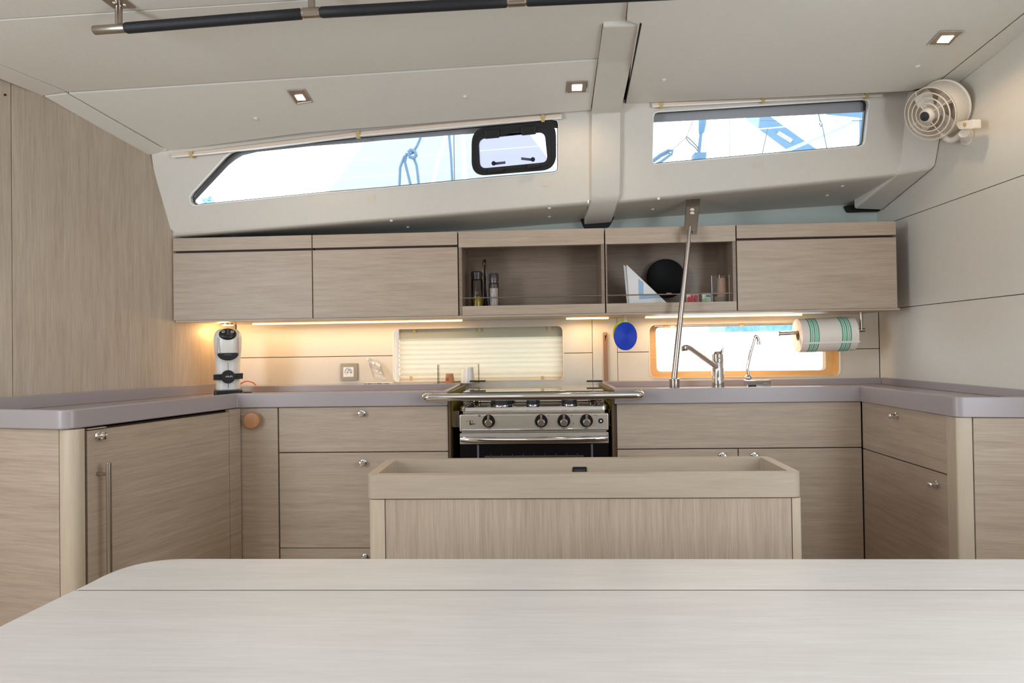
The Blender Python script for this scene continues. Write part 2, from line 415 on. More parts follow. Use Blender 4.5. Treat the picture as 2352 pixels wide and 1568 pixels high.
# rounded lower edge and underside running back to the hull
def underside(xs, lo, hi=2.449):
    rings = []
    for x in xs:
        a = Wp(x, yb_(x) - 6); b = Wp(x, yb_(x) + 2)
        yk = lo(x); c = Yp(x, yk, hi); c.x = a.x if abs(c.x) > 99 else c.x
        mid = V((b.x, b.y + .03, b.z + (c.z - b.z) * .1 - .000))
        r = arc(a, b, mid, 6) + [mid.lerp(c, t) for t in (.33, .66, 1)]
        rings.append(r + [q + V((0, .0, .022)) + PWn * 0.004 for q in reversed(r)])
    return loft(nb(), rings)
obj('liner_underside', underside([397, 500, 700, 900, 1100, 1250, 1350], und), M_module, mod, angle=60)
obj('liner_underside', underside([1398, 1500, 1650, 1800, 1950, 2062], und), M_module, mod, angle=60)
# end beam along the right wall
t1, t2 = Wp(2086, 206), Xp(2183, 199, XR - .002); b2_, b1_ = Xp(2149, 383, XR - .002), Wp(2066, 400)
bm = nb(); r0 = [t1, t2, t2 + V((0, .05, 0)), t1 + V((0, .05, 0))]; r1 = [b1_, b2_, b2_ + V((0, .06, 0)), b1_ + V((0, .06, 0))]
loft(bm, [r0, r1]); obj('end_beam', bm, M_module, mod, bevel=.008, seg=3)
k1, k2 = Yp(1960, 481, 2.40), Xp(2027, 483, XR - .002)
bm = nb(); up = V((0, 0, .05))
a1, a2 = b1_ + V((-.012, -.002, -.002)), b2_ + V((0, .002, -.002))
loft(bm, [[a1, a2, a2 + up, a1 + up], [k1, k2, k2 + up, k1 + up]]); obj('end_beam', bm, M_module, mod, bevel=.01, seg=3)
obj('beam_slot', prism(nb(), rounded([Yp(1942, 471, 2.425), Yp(2027, 466, 2.425), Yp(2028, 484, 2.425), Yp(1950, 486, 2.425)], .008), (0, .02, 0)), M_blackm, mod)
obj('beam_slot', prism(nb(), rounded([Yp(1334, 503, 2.40), Yp(1412, 497, 2.40), Yp(1400, 521, 2.40), Yp(1342, 524, 2.40)], [.001, .001, .012, .012]), (0, .02, 0)), M_blackm, mod)
# ---- rib between the two windows
st = []
for (l, r, pl, th) in (((1387, 53), (1468, 51), ('c2', .004), V((0, 0, .03))), ((1386, 62), (1466, 60), ('c2', .012), V((0, 0, .03))),
                       ((1375, 140), (1452, 136), ('c2', .013), V((0, 0, .03))), ((1374, 150), (1450, 146), ('c1', .014), V((0, 0, .03))),
                       ((1362, 240), (1431, 234), ('c1', .016), V((0, .02, .03))), ((1359, 262), (1427, 258), ('w', -.016), V((0, .045, 0))),
                       ((1358, 350), (1426, 346), ('w', -.016), V((0, .045, 0))), ((1358, 450), (1425, 447), ('w', -.014), V((0, .045, 0))),
                       ((1356, 468), (1421, 463), ('w', -.006), V((0, .02, .04))), ((1342, 516), (1404, 511), ('y', 2.39), V((0, 0, .05)))):
    if pl[0] == 'c2': a, b = hit(*l, N2, P2 - V((0, 0, pl[1]))), hit(*r, N2, P2 - V((0, 0, pl[1])))
    elif pl[0] == 'c1': a, b = hit(*l, N1, P1 - V((0, 0, pl[1]))), hit(*r, N1, P1 - V((0, 0, pl[1])))
    elif pl[0] == 'w': a, b = Wp(*l, pl[1]), Wp(*r, pl[1])
    else: a, b = Yp(*l, pl[1]), Yp(*r, pl[1])
    st.append([a, b, b + th, a + th])
obj('trim_1', loft(nb(), st), M_module, kind='structure', bevel=.008, seg=3, angle=50)
# black joint beside the rib
obj('joint', loft(nb(), [[hit(1470, 52, N3, P3) + V((0, 0, -.001)), hit(1474, 54, N3, P3) + V((0, 0, -.001)), hit(1474, 54, N3, P3) + UP, hit(1470, 52, N3, P3) + UP],
                         [hit(1436, 236, N3, P3) + V((0, 0, -.001)), hit(1437.5, 237, N3, P3) + V((0, 0, -.001)), hit(1437.5, 237, N3, P3) + UP, hit(1436, 236, N3, P3) + UP]]), M_blackm, cl)

# ---- windows in the liner
def to2(p): d = p - PWp; return V((d.dot(e1), d.dot(e2)))
def to3(q, w=0): return PWp + e1 * q[0] + e2 * q[1] + PWn * w
def winparts(k, px, frit_px):
    o2 = [to2(p) for p in outl(px)]
    area_ = sum(o2[i-1].x * o2[i].y - o2[i].x * o2[i-1].y for i in range(len(o2)))
    s = 1 if area_ > 0 else -1
    grow = offset2(o2, -.006 * s); inn = offset2(o2, .0025 * s); big = offset2(o2, -.05 * s)
    rt = root('window_%d' % k, to3(o2[0]))
    obj('gasket', prism(nb(), [to3(q, .016) for q in grow], PWn * .012, [[to3(q, .016) for q in inn]]), M_gasket, rt)
    lip_o = offset2(o2, -.0035 * s)
    obj('trim_ring', prism(nb(), [to3(q, -.0015) for q in lip_o], PWn * .004, [[to3(q, -.0015) for q in offset2(o2, .0005 * s)]]), M_white, rt)
    obj('frit_band', prism(nb(), [to3(q, .040) for q in big], PWn * .003, [outl(frit_px, .040)]), M_frit, rt)
    obj('pane', prism(nb(), [to3(q, .0435) for q in big], PWn * .004), M_pane, rt)
winparts(1, W1px, [(440, 478), (440, 470), (453, 455), (524, 380), (540, 367), (557, 357), (590, 349), (712, 336), (822, 328), (880, 322), (1067, 308), (1275, 294), (1290, 296), (1290, 403)])
winparts(2, W2px, [(1495, 384), (1493, 282), (1503, 281), (1750, 269), (1990, 257), (1998, 262), (1992, 344)])

# ---- low windows in the back wall
def lowwin(k, out, depth, mrev):
    rt = root('window_%d' % k, (out[0].x, YB, out[0].z))
    o = [V((p.x, YB, p.z)) for p in out]; c = sum(o, V()) / len(o)
    inner = [p + (c - p).normalized() * .002 for p in o]
    outer = [p + (p - c).normalized() * .012 for p in o]
    sh = [V((p.x, YB + .012, p.z)) for p in outer]; si = [V((p.x, YB + .012, p.z)) for p in inner]
    obj('frame', prism(nb(), sh, (0, depth, 0), [si]), mrev, rt)
    obj('trim_ring', prism(nb(), [V((p.x, YB - .0015, p.z)) + (p - c).normalized() * .002 for p in o], (0, .01, 0), [[V((p.x, YB - .0015, p.z)) + (c - p).normalized() * .002 for p in o]]), M_cream, rt)
    return rt
rt3 = lowwin(3, W3, .09, M_reveal)
obj('pane', prism(nb(), [Yp(x, y, 2.54) for x, y in ((895, 885), (895, 745), (1300, 738), (1300, 880))], (0, .005, 0)), M_pane, rt3)
rt4 = lowwin(4, W4, .045, M_reveal)
yv = 2.505
inn = rounded([Yp(x, y, yv) for x, y in ((1509, 853), (1506, 752), (1896, 744), (1897, 850))], .018)
big = [Yp(x, y, yv) for x, y in ((1475, 885), (1475, 725), (1945, 715), (1945, 880))]
obj('reveal_board', prism(nb(), big, (0, .03, 0), [inn]), M_reveal, rt4, bevel=.002)
obj('pane', prism(nb(), [p + V((0, .03, 0)) for p in big], (0, .004, 0)), M_pane, rt4)
obj('blind_rail', prism(nb(), [Yp(x, y, 2.46) for x, y in ((1503, 750), (1900, 741), (1900, 735), (1503, 744))], (0, .03, 0)), M_cream, rt4, bevel=.002)
for x in (1530, 1545, 1703):
    y = 744 - (x - 1503) * .022; obj('blind_clip', prism(nb(), [Yp(x - 5, y + 9, 2.457), Yp(x + 5, y + 9, 2.457), Yp(x + 5, y - 3, 2.457), Yp(x - 5, y - 3, 2.457)], (0, .006, 0)), M_tan if x != 1545 else M_cream, rt4)

# ================================================================== FITTED FURNITURE
def knob(parent, p, n, r=.0115):
    """round chrome push button in a rosette"""
    p = V(p); n = V(n).normalized()
    o = lathe(nb(), p, n, [(r, 0), (r, .003), (r * .82, .0045), (r * .5, .005), (r * .42, .012), (r * .72, .015), (r * .8, .019), (r * .62, .023), (r * .2, .0245)])
    return obj('knob', o, M_chrome, parent, angle=40)
def door(name, parent, x0, x1, z0, z1, m, y=2.01, th=.018, label=None):
    return obj(name, B(x0, x1, y, y + th, z0, z1), m, parent, bevel=.0012, label=label)
# ---- wall cupboards
cx_ = lambda x, y=640: Yp(x, y, YC).x
ZC1 = Yp(1225, 527.5, YC).z; ZF = Yp(1225, 558, YC).z; ZD = Yp(1225, 561.5, YC).z
labs = {0: 'closed oak wall cupboard above the coffee machine', 1: 'closed oak wall cupboard left of the open shelf with glass shakers',
        4: 'closed oak wall cupboard above the paper towel roll'}
edges = [(-1.333, cx_(717)), (cx_(718), cx_(1052)), (cx_(1053.5), cx_(1389.5)), (cx_(1391), cx_(1692)), (cx_(1693.5), cx_(2061))]
for i, (x0, x1) in enumerate(edges):
    if i in labs:
        t = thing('wall_cupboard', labs[i], 'cupboard', ((x0 + x1) / 2, YC, ZCAB), 'wall cupboards')
        xb0 = x0 if i else -1.228
        bm = flatbox(nb(), [(x0 + .004, YC + .019), (x1 - .0008, YC + .019), (x1 - .0008, YB - .001), (max(x0 + .003, xb0 + .004), YB - .001)], ZCAB, ZC1 - .002)
        obj('carcass', bm, M_channel, t)
        door('door', t, x0 + .0008, x1 - .0008, ZCAB, ZD - .0025, M_oak, YC)
        door('fascia', t, x0 + .0008, x1 - .0008, ZF, ZC1, M_oak, YC)
    else:
        lab = ('open oak shelf bay holding the glass shakers' if i == 2 else 'open oak shelf bay holding napkins and the black plate')
        t = thing('open_shelf', lab, 'shelf', ((x0 + x1) / 2, YC, ZCAB), 'open shelf bays')
        zl = Yp(1225, 700, YC).z; zb = zl - .004
        lw_ = .010 if i == 2 else .016
        door('fascia', t, x0 + .0008, x1 - .0008, Yp(1225, 564.5, YC).z, ZC1, M_oak, YC)
        obj('back_panel', B(x0 + .001, x1 - .001, 2.40, YB - .001, ZCAB, ZC1 - .003), M_oakshade, t)
        obj('side_panel', B(x0 + .0008, x0 + (.012 if i == 2 else .006), YC + .002, 2.40, ZCAB, ZC1 - .004), M_oakshade, t)
        obj('side_panel', B(x1 - .012, x1 - .0008, YC + .002, 2.40, ZCAB, ZC1 - .004), M_oakshade, t)
        obj('shelf_board', B(x0 + .001, x1 - .001, YC + .018, 2.40, ZCAB, zb - .018), M_oak, t)
        obj('top_board', B(x0 + .001, x1 - .001, YC + .018, 2.40, ZC1 - .022, ZC1 - .004), M_oak, t)
        obj('front_lip', B(x0 + (.012 if i == 2 else .001), x1 - .001, YC, YC + .016, ZCAB, zl), M_oak, t, bevel=.001)
        zr = Yp(1225, 681.5, YC + .01).z
        bm = nb(); cyl(bm, (x0 + .004, YC + .010, zr), (x1 - .004, YC + .010, zr), .0024, seg=10); obj('rail', bm, M_steel, t)
ZSH = zb - .018      # shelf surface
# soffit board with warm light strips
sof = obj('cupboard_soffit', flatbox(nb(), [(-1.325, YC + .002), (XR - .06, YC + .002), (XR - .06, YB - .002), (-1.223, YB - .002)], ZCAB - .007, ZCAB - .0005), M_oak,
          label='thin oak board under the whole row of wall cupboards', cat='board')
M_led = emit('warm_led', (255, 205, 120), 7)
for x0, x1 in ((-1.12, -.30), (.10, .26), (.40, .98)):
    st_ = obj('light_strip', B(x0, x1, 2.372, 2.384, ZCAB - .0125, ZCAB - .0075), M_led,
              label={-1.12: 'long warm light strip under the cupboards behind the coffee machine', .10: 'short warm light strip above the blue trivet', .40: 'warm light strip above the sink window'}[x0], cat='light', group='light strips under the cupboards')
    l = area('strip_light', ((x0 + x1) / 2, 2.378, ZCAB - .014), ((x0 + x1) / 2, 2.395, 0), x1 - x0, .012, (1.1 if x0 < -.5 else 2.0) * (x1 - x0), (1, .72, .45), 165)
# small round lamp over the coffee machine
p = Yp(524, 739, 2.33); p.z = ZCAB - .007
t = thing('puck_lamp', 'small round lamp right above the coffee machine', 'lamp', p)
obj('rim', lathe(nb(), p, (0, 0, -1), [(.028, 0), (.028, .006), (.022, .007)]), M_steel, t)
obj('lens', lathe(nb(), p + V((0, 0, -.007)), (0, 0, -1), [(.02, 0), (.018, .002)]), M_led, t)
pl = bpy.data.lights.new('puck_light', 'POINT'); pl.energy = .6; pl.color = (1, .62, .25); pl.shadow_soft_size = .015
po = bpy.data.objects.new('puck_light', pl); C.objects.link(po); po.location = p + V((-.02, -.0, -.03))

# ---- worktops (surface + raised edge)
def worktop(label, slab, lip, up_l, nm):
    t = thing('worktop', label, 'worktop', (V((*slab[0], ZLB))), 'worktops')
    obj('surface', flatbox(nb(), slab, ZLB + .001, ZS), M_top, t)
    i_ = offset2(lip, .017, closed=False)
    obj('raised_edge', flatbox(nb(), lip + [tuple(q) for q in reversed(i_)], ZLB, ZT), M_top, t, bevel=.004, seg=3, angle=25)
    for k, (a, zt) in enumerate(up_l):
        obj('upstand', flatbox(nb(), a, ZS, zt), M_top, t, bevel=.0015)
    return t
A1 = V((-1.369, 1.512)); A0 = V((-1.160, 1.466)); A2 = V((-.998, YF))
wy = 1.565; AW = V((xl(wy) + .004, wy))
rc = [tuple(q[:2]) for q in arc(V((*(A0 + (A2 - A0).normalized() * .035), 0)), V((*A0, 0)), V((*(A0 + (A1 - A0).normalized() * .035), 0)), 8)]
CXL, CXR = -.303, .2335
lipL = [(CXL - .006, 2.385), (CXL, YF), (A2.x, A2.y)] + rc + [(A1.x, A1.y), (AW.x, AW.y)]
# interior lies to the right of travel for the left worktop -> reverse
lipL = lipL[::-1]
slabL = [(CXL - .004, 2.44), (CXL - .002, YF + .01), (A2.x - .005, YF + .01), (A0.x + .0, A0.y + .022), (A1.x, A1.y + .01), (AW.x, AW.y + .01), (xl(2.449) + .003, 2.449)]
nn = V((.91, -.415))
wlp = lambda y, d: tuple(V((xl(y), y)) + nn * d)
YU = 2.385
ZUL = .935
upL = [([(CXL - .01, YU), (CXL - .01, 2.4485), (-1.215, 2.4485), (-1.205, YU)], ZT + .002),
       ([wlp(1.59, .001), wlp(2.447, .001), wlp(2.447, .02), wlp(1.58, .02)], ZUL)]
wtl = worktop('grey solid worktop on the left, round the corner to the cooker', slabL, lipL, upL, 'L')
B0 = V((1.003, 1.555)); B1 = V((XR - .002, 1.513)); B2 = V((1.0, YF))
rc = [tuple(q[:2]) for q in arc(V((*(B0 + (B2 - B0).normalized() * .02), 0)), V((*B0, 0)), V((*(B0 + (B1 - B0).normalized() * .02), 0)), 8)]
lipR = [(CXR - .006, 2.385), (CXR, YF), (B2.x, B2.y)] + rc + [(B1.x, B1.y)]
slabR = [(CXR - .004, 2.44), (CXR + .002, YF + .01), (B2.x + .008, YF + .01), (B0.x + .008, B0.y + .008), (XR - .002, B1.y + .01), (XR - .002, 2.449)]
upR = [([(CXR - .008, 2.42), (CXR - .008, 2.4485), (XR - .001, 2.4485), (XR - .001, 2.42)], ZT + .001),
       ([(XR - .001, 1.53), (XR - .001, 2.418), (XR - .012, 2.418), (XR - .012, 1.53)], ZT + .003)]
obj('lid_joint', prism(nb(), [Zp(262, 921.5, ZS), Zp(395, 911, ZS), Zp(395, 910, ZS), Zp(262, 920.5, ZS)], (0, 0, .0006)), M_channel, wtl)
t = worktop('grey solid worktop on the right under the sink window', slabR, lipR, upR, 'R')
obj('seam', B(B2.x - .0006, B2.x + .0006, YF - .0004, YF + .003, ZLB + .001, ZT - .004), M_channel, t)

# ---- base units
Y0 = 2.010
bx = lambda x, y=1000: Yp(x, y, Y0).x
bz = lambda x, y: Yp(x, y, Y0).z
ZTOP = ZLB - .0015
# left bank of drawers
xa, xb2 = bx(640), bx(1030)
t = thing('drawer_unit', 'oak drawer unit with three chrome buttons left of the cooker', 'drawers', ((xa + xb2) / 2, Y0, 0))
obj('carcass', B(xa + .001, xb2 - .002, Y0 + .019, 2.43, .04, ZTOP), M_channel, t)
za, zb_ = bz(830, 1038), bz(830, 1258.5)
d1 = door('drawer', t, xa + .001, xb2 - .001, za + .0015, ZTOP, M_oak); knob(d1, Yp(831, 949, Y0), (0, -1, 0))
d2 = door('drawer', t, xa + .001, xb2 - .001, zb_ + .0012, za - .0015, M_oak); knob(d2, Yp(834, 1062, Y0), (0, -1, 0))
d3 = door('drawer', t, xa + .001, xb2 - .001, .12, zb_ - .0012, M_oak); knob(d3, Yp(838, 1279, Y0), (0, -1, 0))
obj('plinth', B(xa, xb2, Y0 + .04, Y0 + .055, .001, .118), M_channel, t)
# narrow panel with the round wooden knob
xc0, xc1 = bx(547), bx(638.5)
t = thing('narrow_cupboard', 'narrow oak front with a round brown wooden knob', 'cupboard', ((xc0 + xc1) / 2, Y0, 0))
obj('carcass', B(xc0 + .002, xc1 - .001, Y0 + .019, 2.40, .04, ZTOP), M_channel, t)
d = door('door', t, xc0 + .001, xc1 - .001, .12, ZTOP, M_oak)
obj('plinth', B(xc0 + .001, xc1, Y0 + .04, Y0 + .055, .001, .118), M_channel, t)
p = Yp(584, 964, Y0)
obj('wooden_knob', lathe(nb(), p, (0, -1, 0), [(.012, 0), (.014, .006), (.027, .010), (.0275, .018), (.025, .023), (.01, .0255)], 32), wood('knob_beech', (168, 116, 78), (190, 138, 98), 'z', fine=60), d, label='round brown wooden knob')
# fridge front, splayed
FP1 = V((-1.143, 1.51, 0)); FP2 = V((-.988, 2.006, 0)); fx = (FP2 - FP1).normalized(); fn = V((fx.y, -fx.x, 0))
FM = Matrix((fx, -fn, V((0, 0, 1)))).transposed().to_4x4(); FM.translation = FP1      # local x along the front, y into the unit
def Fp(x, y): return hit(x, y, fn, FP1)
fs = lambda x, y=1100: (Fp(x, y) - FP1).dot(fx)
LF = (FP2 - FP1).length
t = thing('fridge_cabinet', 'oak fridge front with a long steel bar handle', 'fridge', (FP1.x, FP1.y, 0))
def FB(s0, s1, d0, d1, z0, z1): return box(nb(), s0, s1, d0, d1, z0, z1, FM)
obj('carcass', FB(.006, LF - .01, .02, .30, .04, ZTOP - .004), M_dark, t)
s1_ = fs(527.5)
dd = obj('door', FB(.004, s1_, 0, .018, .10, .862), M_oakf, t, bevel=.0012)
obj('filler_strip', FB(s1_ + .0015, LF - .004, 0, .018, .04, ZTOP), M_oakf, t, bevel=.001)
obj('hinge_plate', FB(.006, .055, .001, .018, .8645, .8675), M_oakf, t)
knob(dd, Fp(227, 1001), fn, .0125)
hp = hit(250, 1100, fn, FP1 + fn * .04); ztop = hit(250, 1062, fn, FP1 + fn * .04).z
hd = obj('handle', cyl(nb(), (hp.x, hp.y, .28), (hp.x, hp.y, ztop), .0062, seg=20), M_steel, dd, bevel=.001)
zs2 = hit(240, 1088, fn, FP1 + fn * .02).z
for z_ in (zs2, .33): obj('handle_post', cyl(nb(), V((hp.x, hp.y, z_)), V((hp.x, hp.y, z_)) - fn * .04, .0045), M_steel, dd)
# left end: rounded post and end panel
EP = V((-1.193, 1.487, 0)); ed = (V((A1.x, A1.y, 0)) - V((A0.x, A0.y, 0))).normalized()
q_ = [V((FP1.x - .0005, FP1.y - .002, 0)), ]
cc = FP1 + (EP - FP1) * .5
post = rounded([FP1 - fx * .002, FP1 - fx * .030 + fn * .0, EP, EP - V((ed.y, -ed.x, 0)) * -.03 , FP1 - fn * .03], [0, .03, 0, 0, 0], 8)
cor = V((-1.158, 1.476, 0))
post = [FP1 - fx * .003] + arc(FP1 - fx * .012, cor, EP + (cor - EP) * .15, 8) + [EP, EP + V((-.006, .03, 0)), FP1 - fn * .035 - fx * .003]
t = thing('corner_post', 'rounded oak corner post left of the fridge front', 'post', (cor.x, cor.y, 0), 'corner posts')
obj('upright', flatbox(nb(), [(p.x, p.y) for p in post], .002, ZTOP), M_post, t, angle=50)
Eend = V((xl(1.58) + .006, 1.58, 0)); Ea = EP + ed * .003
p2 = Ea + ed * ((Eend.x - Ea.x) / ed.x) * .985
on = V((-ed.y, ed.x, 0)); on = on if on.y > 0 else -on
obj('end_panel', flatbox(nb(), [Ea, p2, p2 + on * .018, Ea + on * .018], .002, ZTOP), wood('oak_grain_left_end', WD, WL, 'x', math.atan2(ed.y, ed.x)), label='wide oak end panel at the left edge beside the fridge', cat='panel', bevel=.001)
# right bank, front of the leg towards the camera
XS = 1.009
t = thing('side_drawer_unit', 'oak unit with a drawer over a door at the right end', 'drawers', (XS, 1.78, 0))
yA, yB_ = Xp(2172.5, 1000, XS).y, 2.008
obj('carcass', B(XS + .019, XR - .002, yA + .002, 2.40, .04, ZTOP), M_channel, t)
zd = (Xp(1982, 1031, XS).z + Xp(2171, 1087, XS).z) / 2
dr = obj('drawer', B(XS, XS + .018, yA, yB_, zd + .0014, ZTOP), M_oaky, t, bevel=.001)
k = Xp(2060, 955, XS); knob(dr, k, (-1, 0, 0), .010)
do = obj('door', B(XS, XS + .018, yA, yB_, .12, zd - .0014), M_oaky, t, bevel=.001)
knob(do, Xp(2153, 1112, XS), (-1, 0, 0), .010)
c2 = V((1.006, 1.561, 0)); c3 = V((1.041, 1.556, 0))
post = [V((XS, yA - .0015, 0)), V((XS, yA - .004, 0))] + arc(V((XS - .001, 1.568, 0)), c2, V((1.018, 1.5585, 0)), 6) + [c3, V((1.045, 1.58, 0)), V((XS + .03, yA - .0015, 0))]
t = thing('corner_post', 'rounded oak corner post at the right end of the galley', 'post', (c2.x, c2.y, 0), 'corner posts')
obj('upright', flatbox(nb(), [(p.x, p.y) for p in post], .002, ZTOP), M_post, t, angle=50)
rd = (B1 - B0).normalized(); c4 = V((c3.x + .003, c3.y - .0005)); c5 = c4 + rd * ((XR - .002 - c4.x) / rd.x)
obj('end_panel', flatbox(nb(), [c4, c5, (c5.x, c5.y + .018), (c4.x, c4.y + .018)], .002, ZTOP), wood('oak_grain_right_end', WD, WL, 'x', math.atan2(rd.y, rd.x)), label='reddish oak end panel at the right edge of the picture', cat='panel', bevel=.001)
# sink unit
xs0, xs1 = bx(1417), 1.0072; zf = bz(1700, 1029.5); xm = bx(1695)
t = thing('sink_unit', 'oak sink unit with a wide blank front over two doors', 'cupboard', ((xs0 + xs1) / 2, Y0, 0))
obj('carcass', B(xs0 + .002, xs1 - .002, Y0 + .019, 2.40, .04, ZTOP - .002), M_channel, t)
door('blank_front', t, xs0 + .001, xs1 - .0005, zf + .0015, ZTOP, M_oak)
d = door('door', t, xs0 + .001, xm - .0015, .12, zf - .0015, M_oak); knob(d, Yp(1660, 1046, Y0), (0, -1, 0))
# pictogram sticker
sk = nb(); q = Yp(1433, 1050, Y0)
prism(sk, rounded([(q.x - .013, Y0 - .0006, q.z - .01), (q.x + .012, Y0 - .0006, q.z - .01), (q.x + .012, Y0 - .0006, q.z + .006), (q.x - .013, Y0 - .0006, q.z + .006)], .003), (0, .0005, 0))
obj('sticker', sk, mat('grey_print', (150, 138, 126), .6), d)
d = door('door', t, xm + .0015, xs1 - .0005, .12, zf - .0015, M_oak); knob(d, Yp(1733, 1046, Y0), (0, -1, 0))
obj('plinth', B(xs0, xs1, Y0 + .04, Y0 + .055, .001, .118), M_channel, t)

# ================================================================== COOKER
SX0, SX1 = bx(1036), bx(1413)      # recess
M_recess = mat('recess_brown', (84, 62, 38), .5)
M_foil = mat('olive_foil', (128, 112, 20), .35, .3, noise=.3, scale=80)
t = thing('cooker_recess', 'dark brown lined niche that holds the cooker', 'niche', ((CXL + CXR) / 2, 2.2, .04))
obj('side_lining', B(CXL + .001, CXL + .008, 2.004, 2.40, .05, .914), M_recess, t)
obj('side_lining', B(CXR - .008, CXR - .001, 2.004, 2.40, .05, .914), M_recess, t)
obj('back_lining', B(CXL + .009, CXR - .009, 2.432, 2.445, .05, .88), M_recess, t)
obj('floor_lining', B(CXL + .009, CXR - .009, 2.03, 2.43, .04, .05), M_recess, t)
obj('side_lining', B(CXR + .0005, bx(1417), 2.014, 2.03, .05, ZTOP - .002), M_recess, t)
obj('side_lining', B(bx(1030) + .0008, CXL - .0005, 2.014, 2.03, .05, ZTOP - .002), M_recess, t)
obj('foil', B(CXL + .0085, CXL + .0125, 2.03, 2.38, .80, .916), M_foil, t)
obj('foil', B(CXR - .0125, CXR - .0085, 2.03, 2.38, .80, .916), M_foil, t)
yc = 2.012
X0, X1 = Yp(1056, 970, yc).x, Yp(1397, 970, yc).x; XM = (X0 + X1) / 2
cz = lambda y: Yp(1226, y, yc).z
ck = thing('gimballed_cooker', 'stainless steel gas cooker between the two worktops', 'cooker', (XM, 2.2, .15))
zt, zb1, zh1, zh0 = cz(950), cz(990), cz(993), cz(1019)
# body
obj('body', B(X0 + .004, X1 - .004, yc + .02, 2.37, .16, cz(955)), M_panel_steel, ck)
# hob tray: rolled chrome front edge, sunken tray
ztr = Yp(1226, 937, 2.03).z
bm = nb(); prism(bm, rounded([(X0, yc - .004, ztr - .006), (X1, yc - .004, ztr - .006), (X1, 2.37, ztr - .006), (X0, 2.37, ztr - .006)], .02), (0, 0, .012),
                 [rounded([(X0 + .02, yc + .012, ztr - .006), (X1 - .02, yc + .012, ztr - .006), (X1 - .02, 2.35, ztr - .006), (X0 + .02, 2.35, ztr - .006)], .02)])
obj('hob_rim', bm, M_chrome, ck, bevel=.005, seg=3)
obj('hob_tray', B(X0 + .01, X1 - .01, yc + .008, 2.36, ztr - .022, ztr - .008), M_chrome, ck)
# control panel
bm = prism(nb(), rounded([(X0 - .002, yc, zb1), (X1 + .002, yc, zb1), (X1 + .002, yc, zt), (X0 - .002, yc, zt)], .006), (0, .02, 0))
cp = obj('control_panel', bm, M_panel_steel, ck, bevel=.004, seg=3)
zr0, zr1 = cz(988.5), cz(984)
bm = nb(); tube(bm, [(X0 + .008, yc - .001, cz(986)), (X1 - .008, yc - .001, cz(986))], .004); obj('panel_roll', bm, M_chrome, ck)
M_dial = mat('dial_black', (16, 16, 17), .3); M_mark = mat('dark_print', (40, 36, 34), .6)
for kx, kk in ((1122.5, 1), (1243, 0), (1295, 0), (1347, 0)):
    p = Yp(kx, 967 - (kx - 1122) * .006, yc)
    dsk = obj('dial', lathe(nb(), p, (0, -1, 0), [(.0212, -.001), (.0212, .002), (.020, .004)], 32), M_dial, ck)
    bm = nb(); lathe(bm, p + V((0, -.004, -.004)), (0, -1, 0), [(.0125, 0), (.0118, .014), (.0105, .016)], 24)
    box(bm, p.x - .0035, p.x + .0035, p.y - .017, p.y - .004, p.z, p.z + .020)
    obj('knob', bm, M_steel, dsk, bevel=.001)
p = Yp(1380, 966, yc); b_ = obj('igniter', lathe(nb(), p, (0, -1, 0), [(.008, -.001), (.008, .003), (.0072, .004)]), M_dial, ck)
obj('button', lathe(nb(), p + V((0, -.003, 0)), (0, -1, 0), [(.003, 0), (.003, .003)]), M_white, b_)
bm = nb(); q = Yp(1083, 969, yc)
box(bm, q.x - .006, q.x - .003, yc - .001, yc + .002, q.z - .008, q.z + .006); box(bm, q.x - .006, q.x + .008, yc - .001, yc + .002, q.z - .009, q.z - .005)
sl = obj('lock_slot', bm, M_blackm, ck)
obj('lock_lever', lathe(nb(), q + V((.005, -.001, -.005)), (0, -1, 0), [(.004, 0), (.004, .006)], 12), M_steel, sl)
bm = nb(); q = Yp(1101, 955, yc); lathe(bm, q, (0, -1, 0), [(.006, -.001), (.005, .0015)], 20, 1, .5)
obj('badge', bm, M_steel, ck)
for (mx_, my_) in ((1073, 967), (1085, 967), (1260, 954), (1313, 954), (1317, 972), (1366, 954), (1370, 954)):
    obj('printed_mark', lathe(nb(), Yp(mx_, my_, yc), (0, -1, 0), [(.0017, -.0002), (.0015, .0003)], 8), M_mark, ck)
# oven door head, handle, glass
X2, X3 = X0 - .001, X1 + .001
od = obj('oven_door', B(X2, X3, yc, yc + .02, zh0, zh1 - .001), M_panel_steel, ck, bevel=.002)
zh = cz(1006)
hpts = []
for i in range(17):
    u_ = i / 16; x = X2 + .006 + (X3 - X2 - .012) * u_; b_ = math.sin(math.pi * u_) ** .45
    hpts.append(V((x, yc - .002 - .022 * b_, zh - .002 * b_)))
bm = nb(); tube(bm, hpts, .0095, 16)
for v in bm.verts: pass
obj('oven_handle', bm, M_chrome, od, angle=60)
M_oglass = mat('dark_oven_glass', (14, 14, 18), .08)
og = obj('oven_glass', B(X2 + .001, X3 - .001, yc + .002, yc + .012, cz(1420), zh0 - .0005), M_oglass, ck)
for px in (1098, 1360):
    q = Yp(px, 1040, yc).x
    obj('frame_strip', B(q - .003, q + .003, yc + .0005, yc + .002, cz(1400), zh0 - .002), mat('grey_strip', (92, 96, 110), .3), og)
bm = nb()
for k in range(9):
    x = XM - .14 + k * .035; box(bm, x - .001, x + .001, yc + .0002, yc + .0019, cz(1060), cz(1042))
box(bm, XM - .16, XM + .16, yc + .0002, yc + .0019, cz(1049), cz(1046))
obj('oven_rack', bm, mat('rack_grey', (70, 66, 62), .4), og)
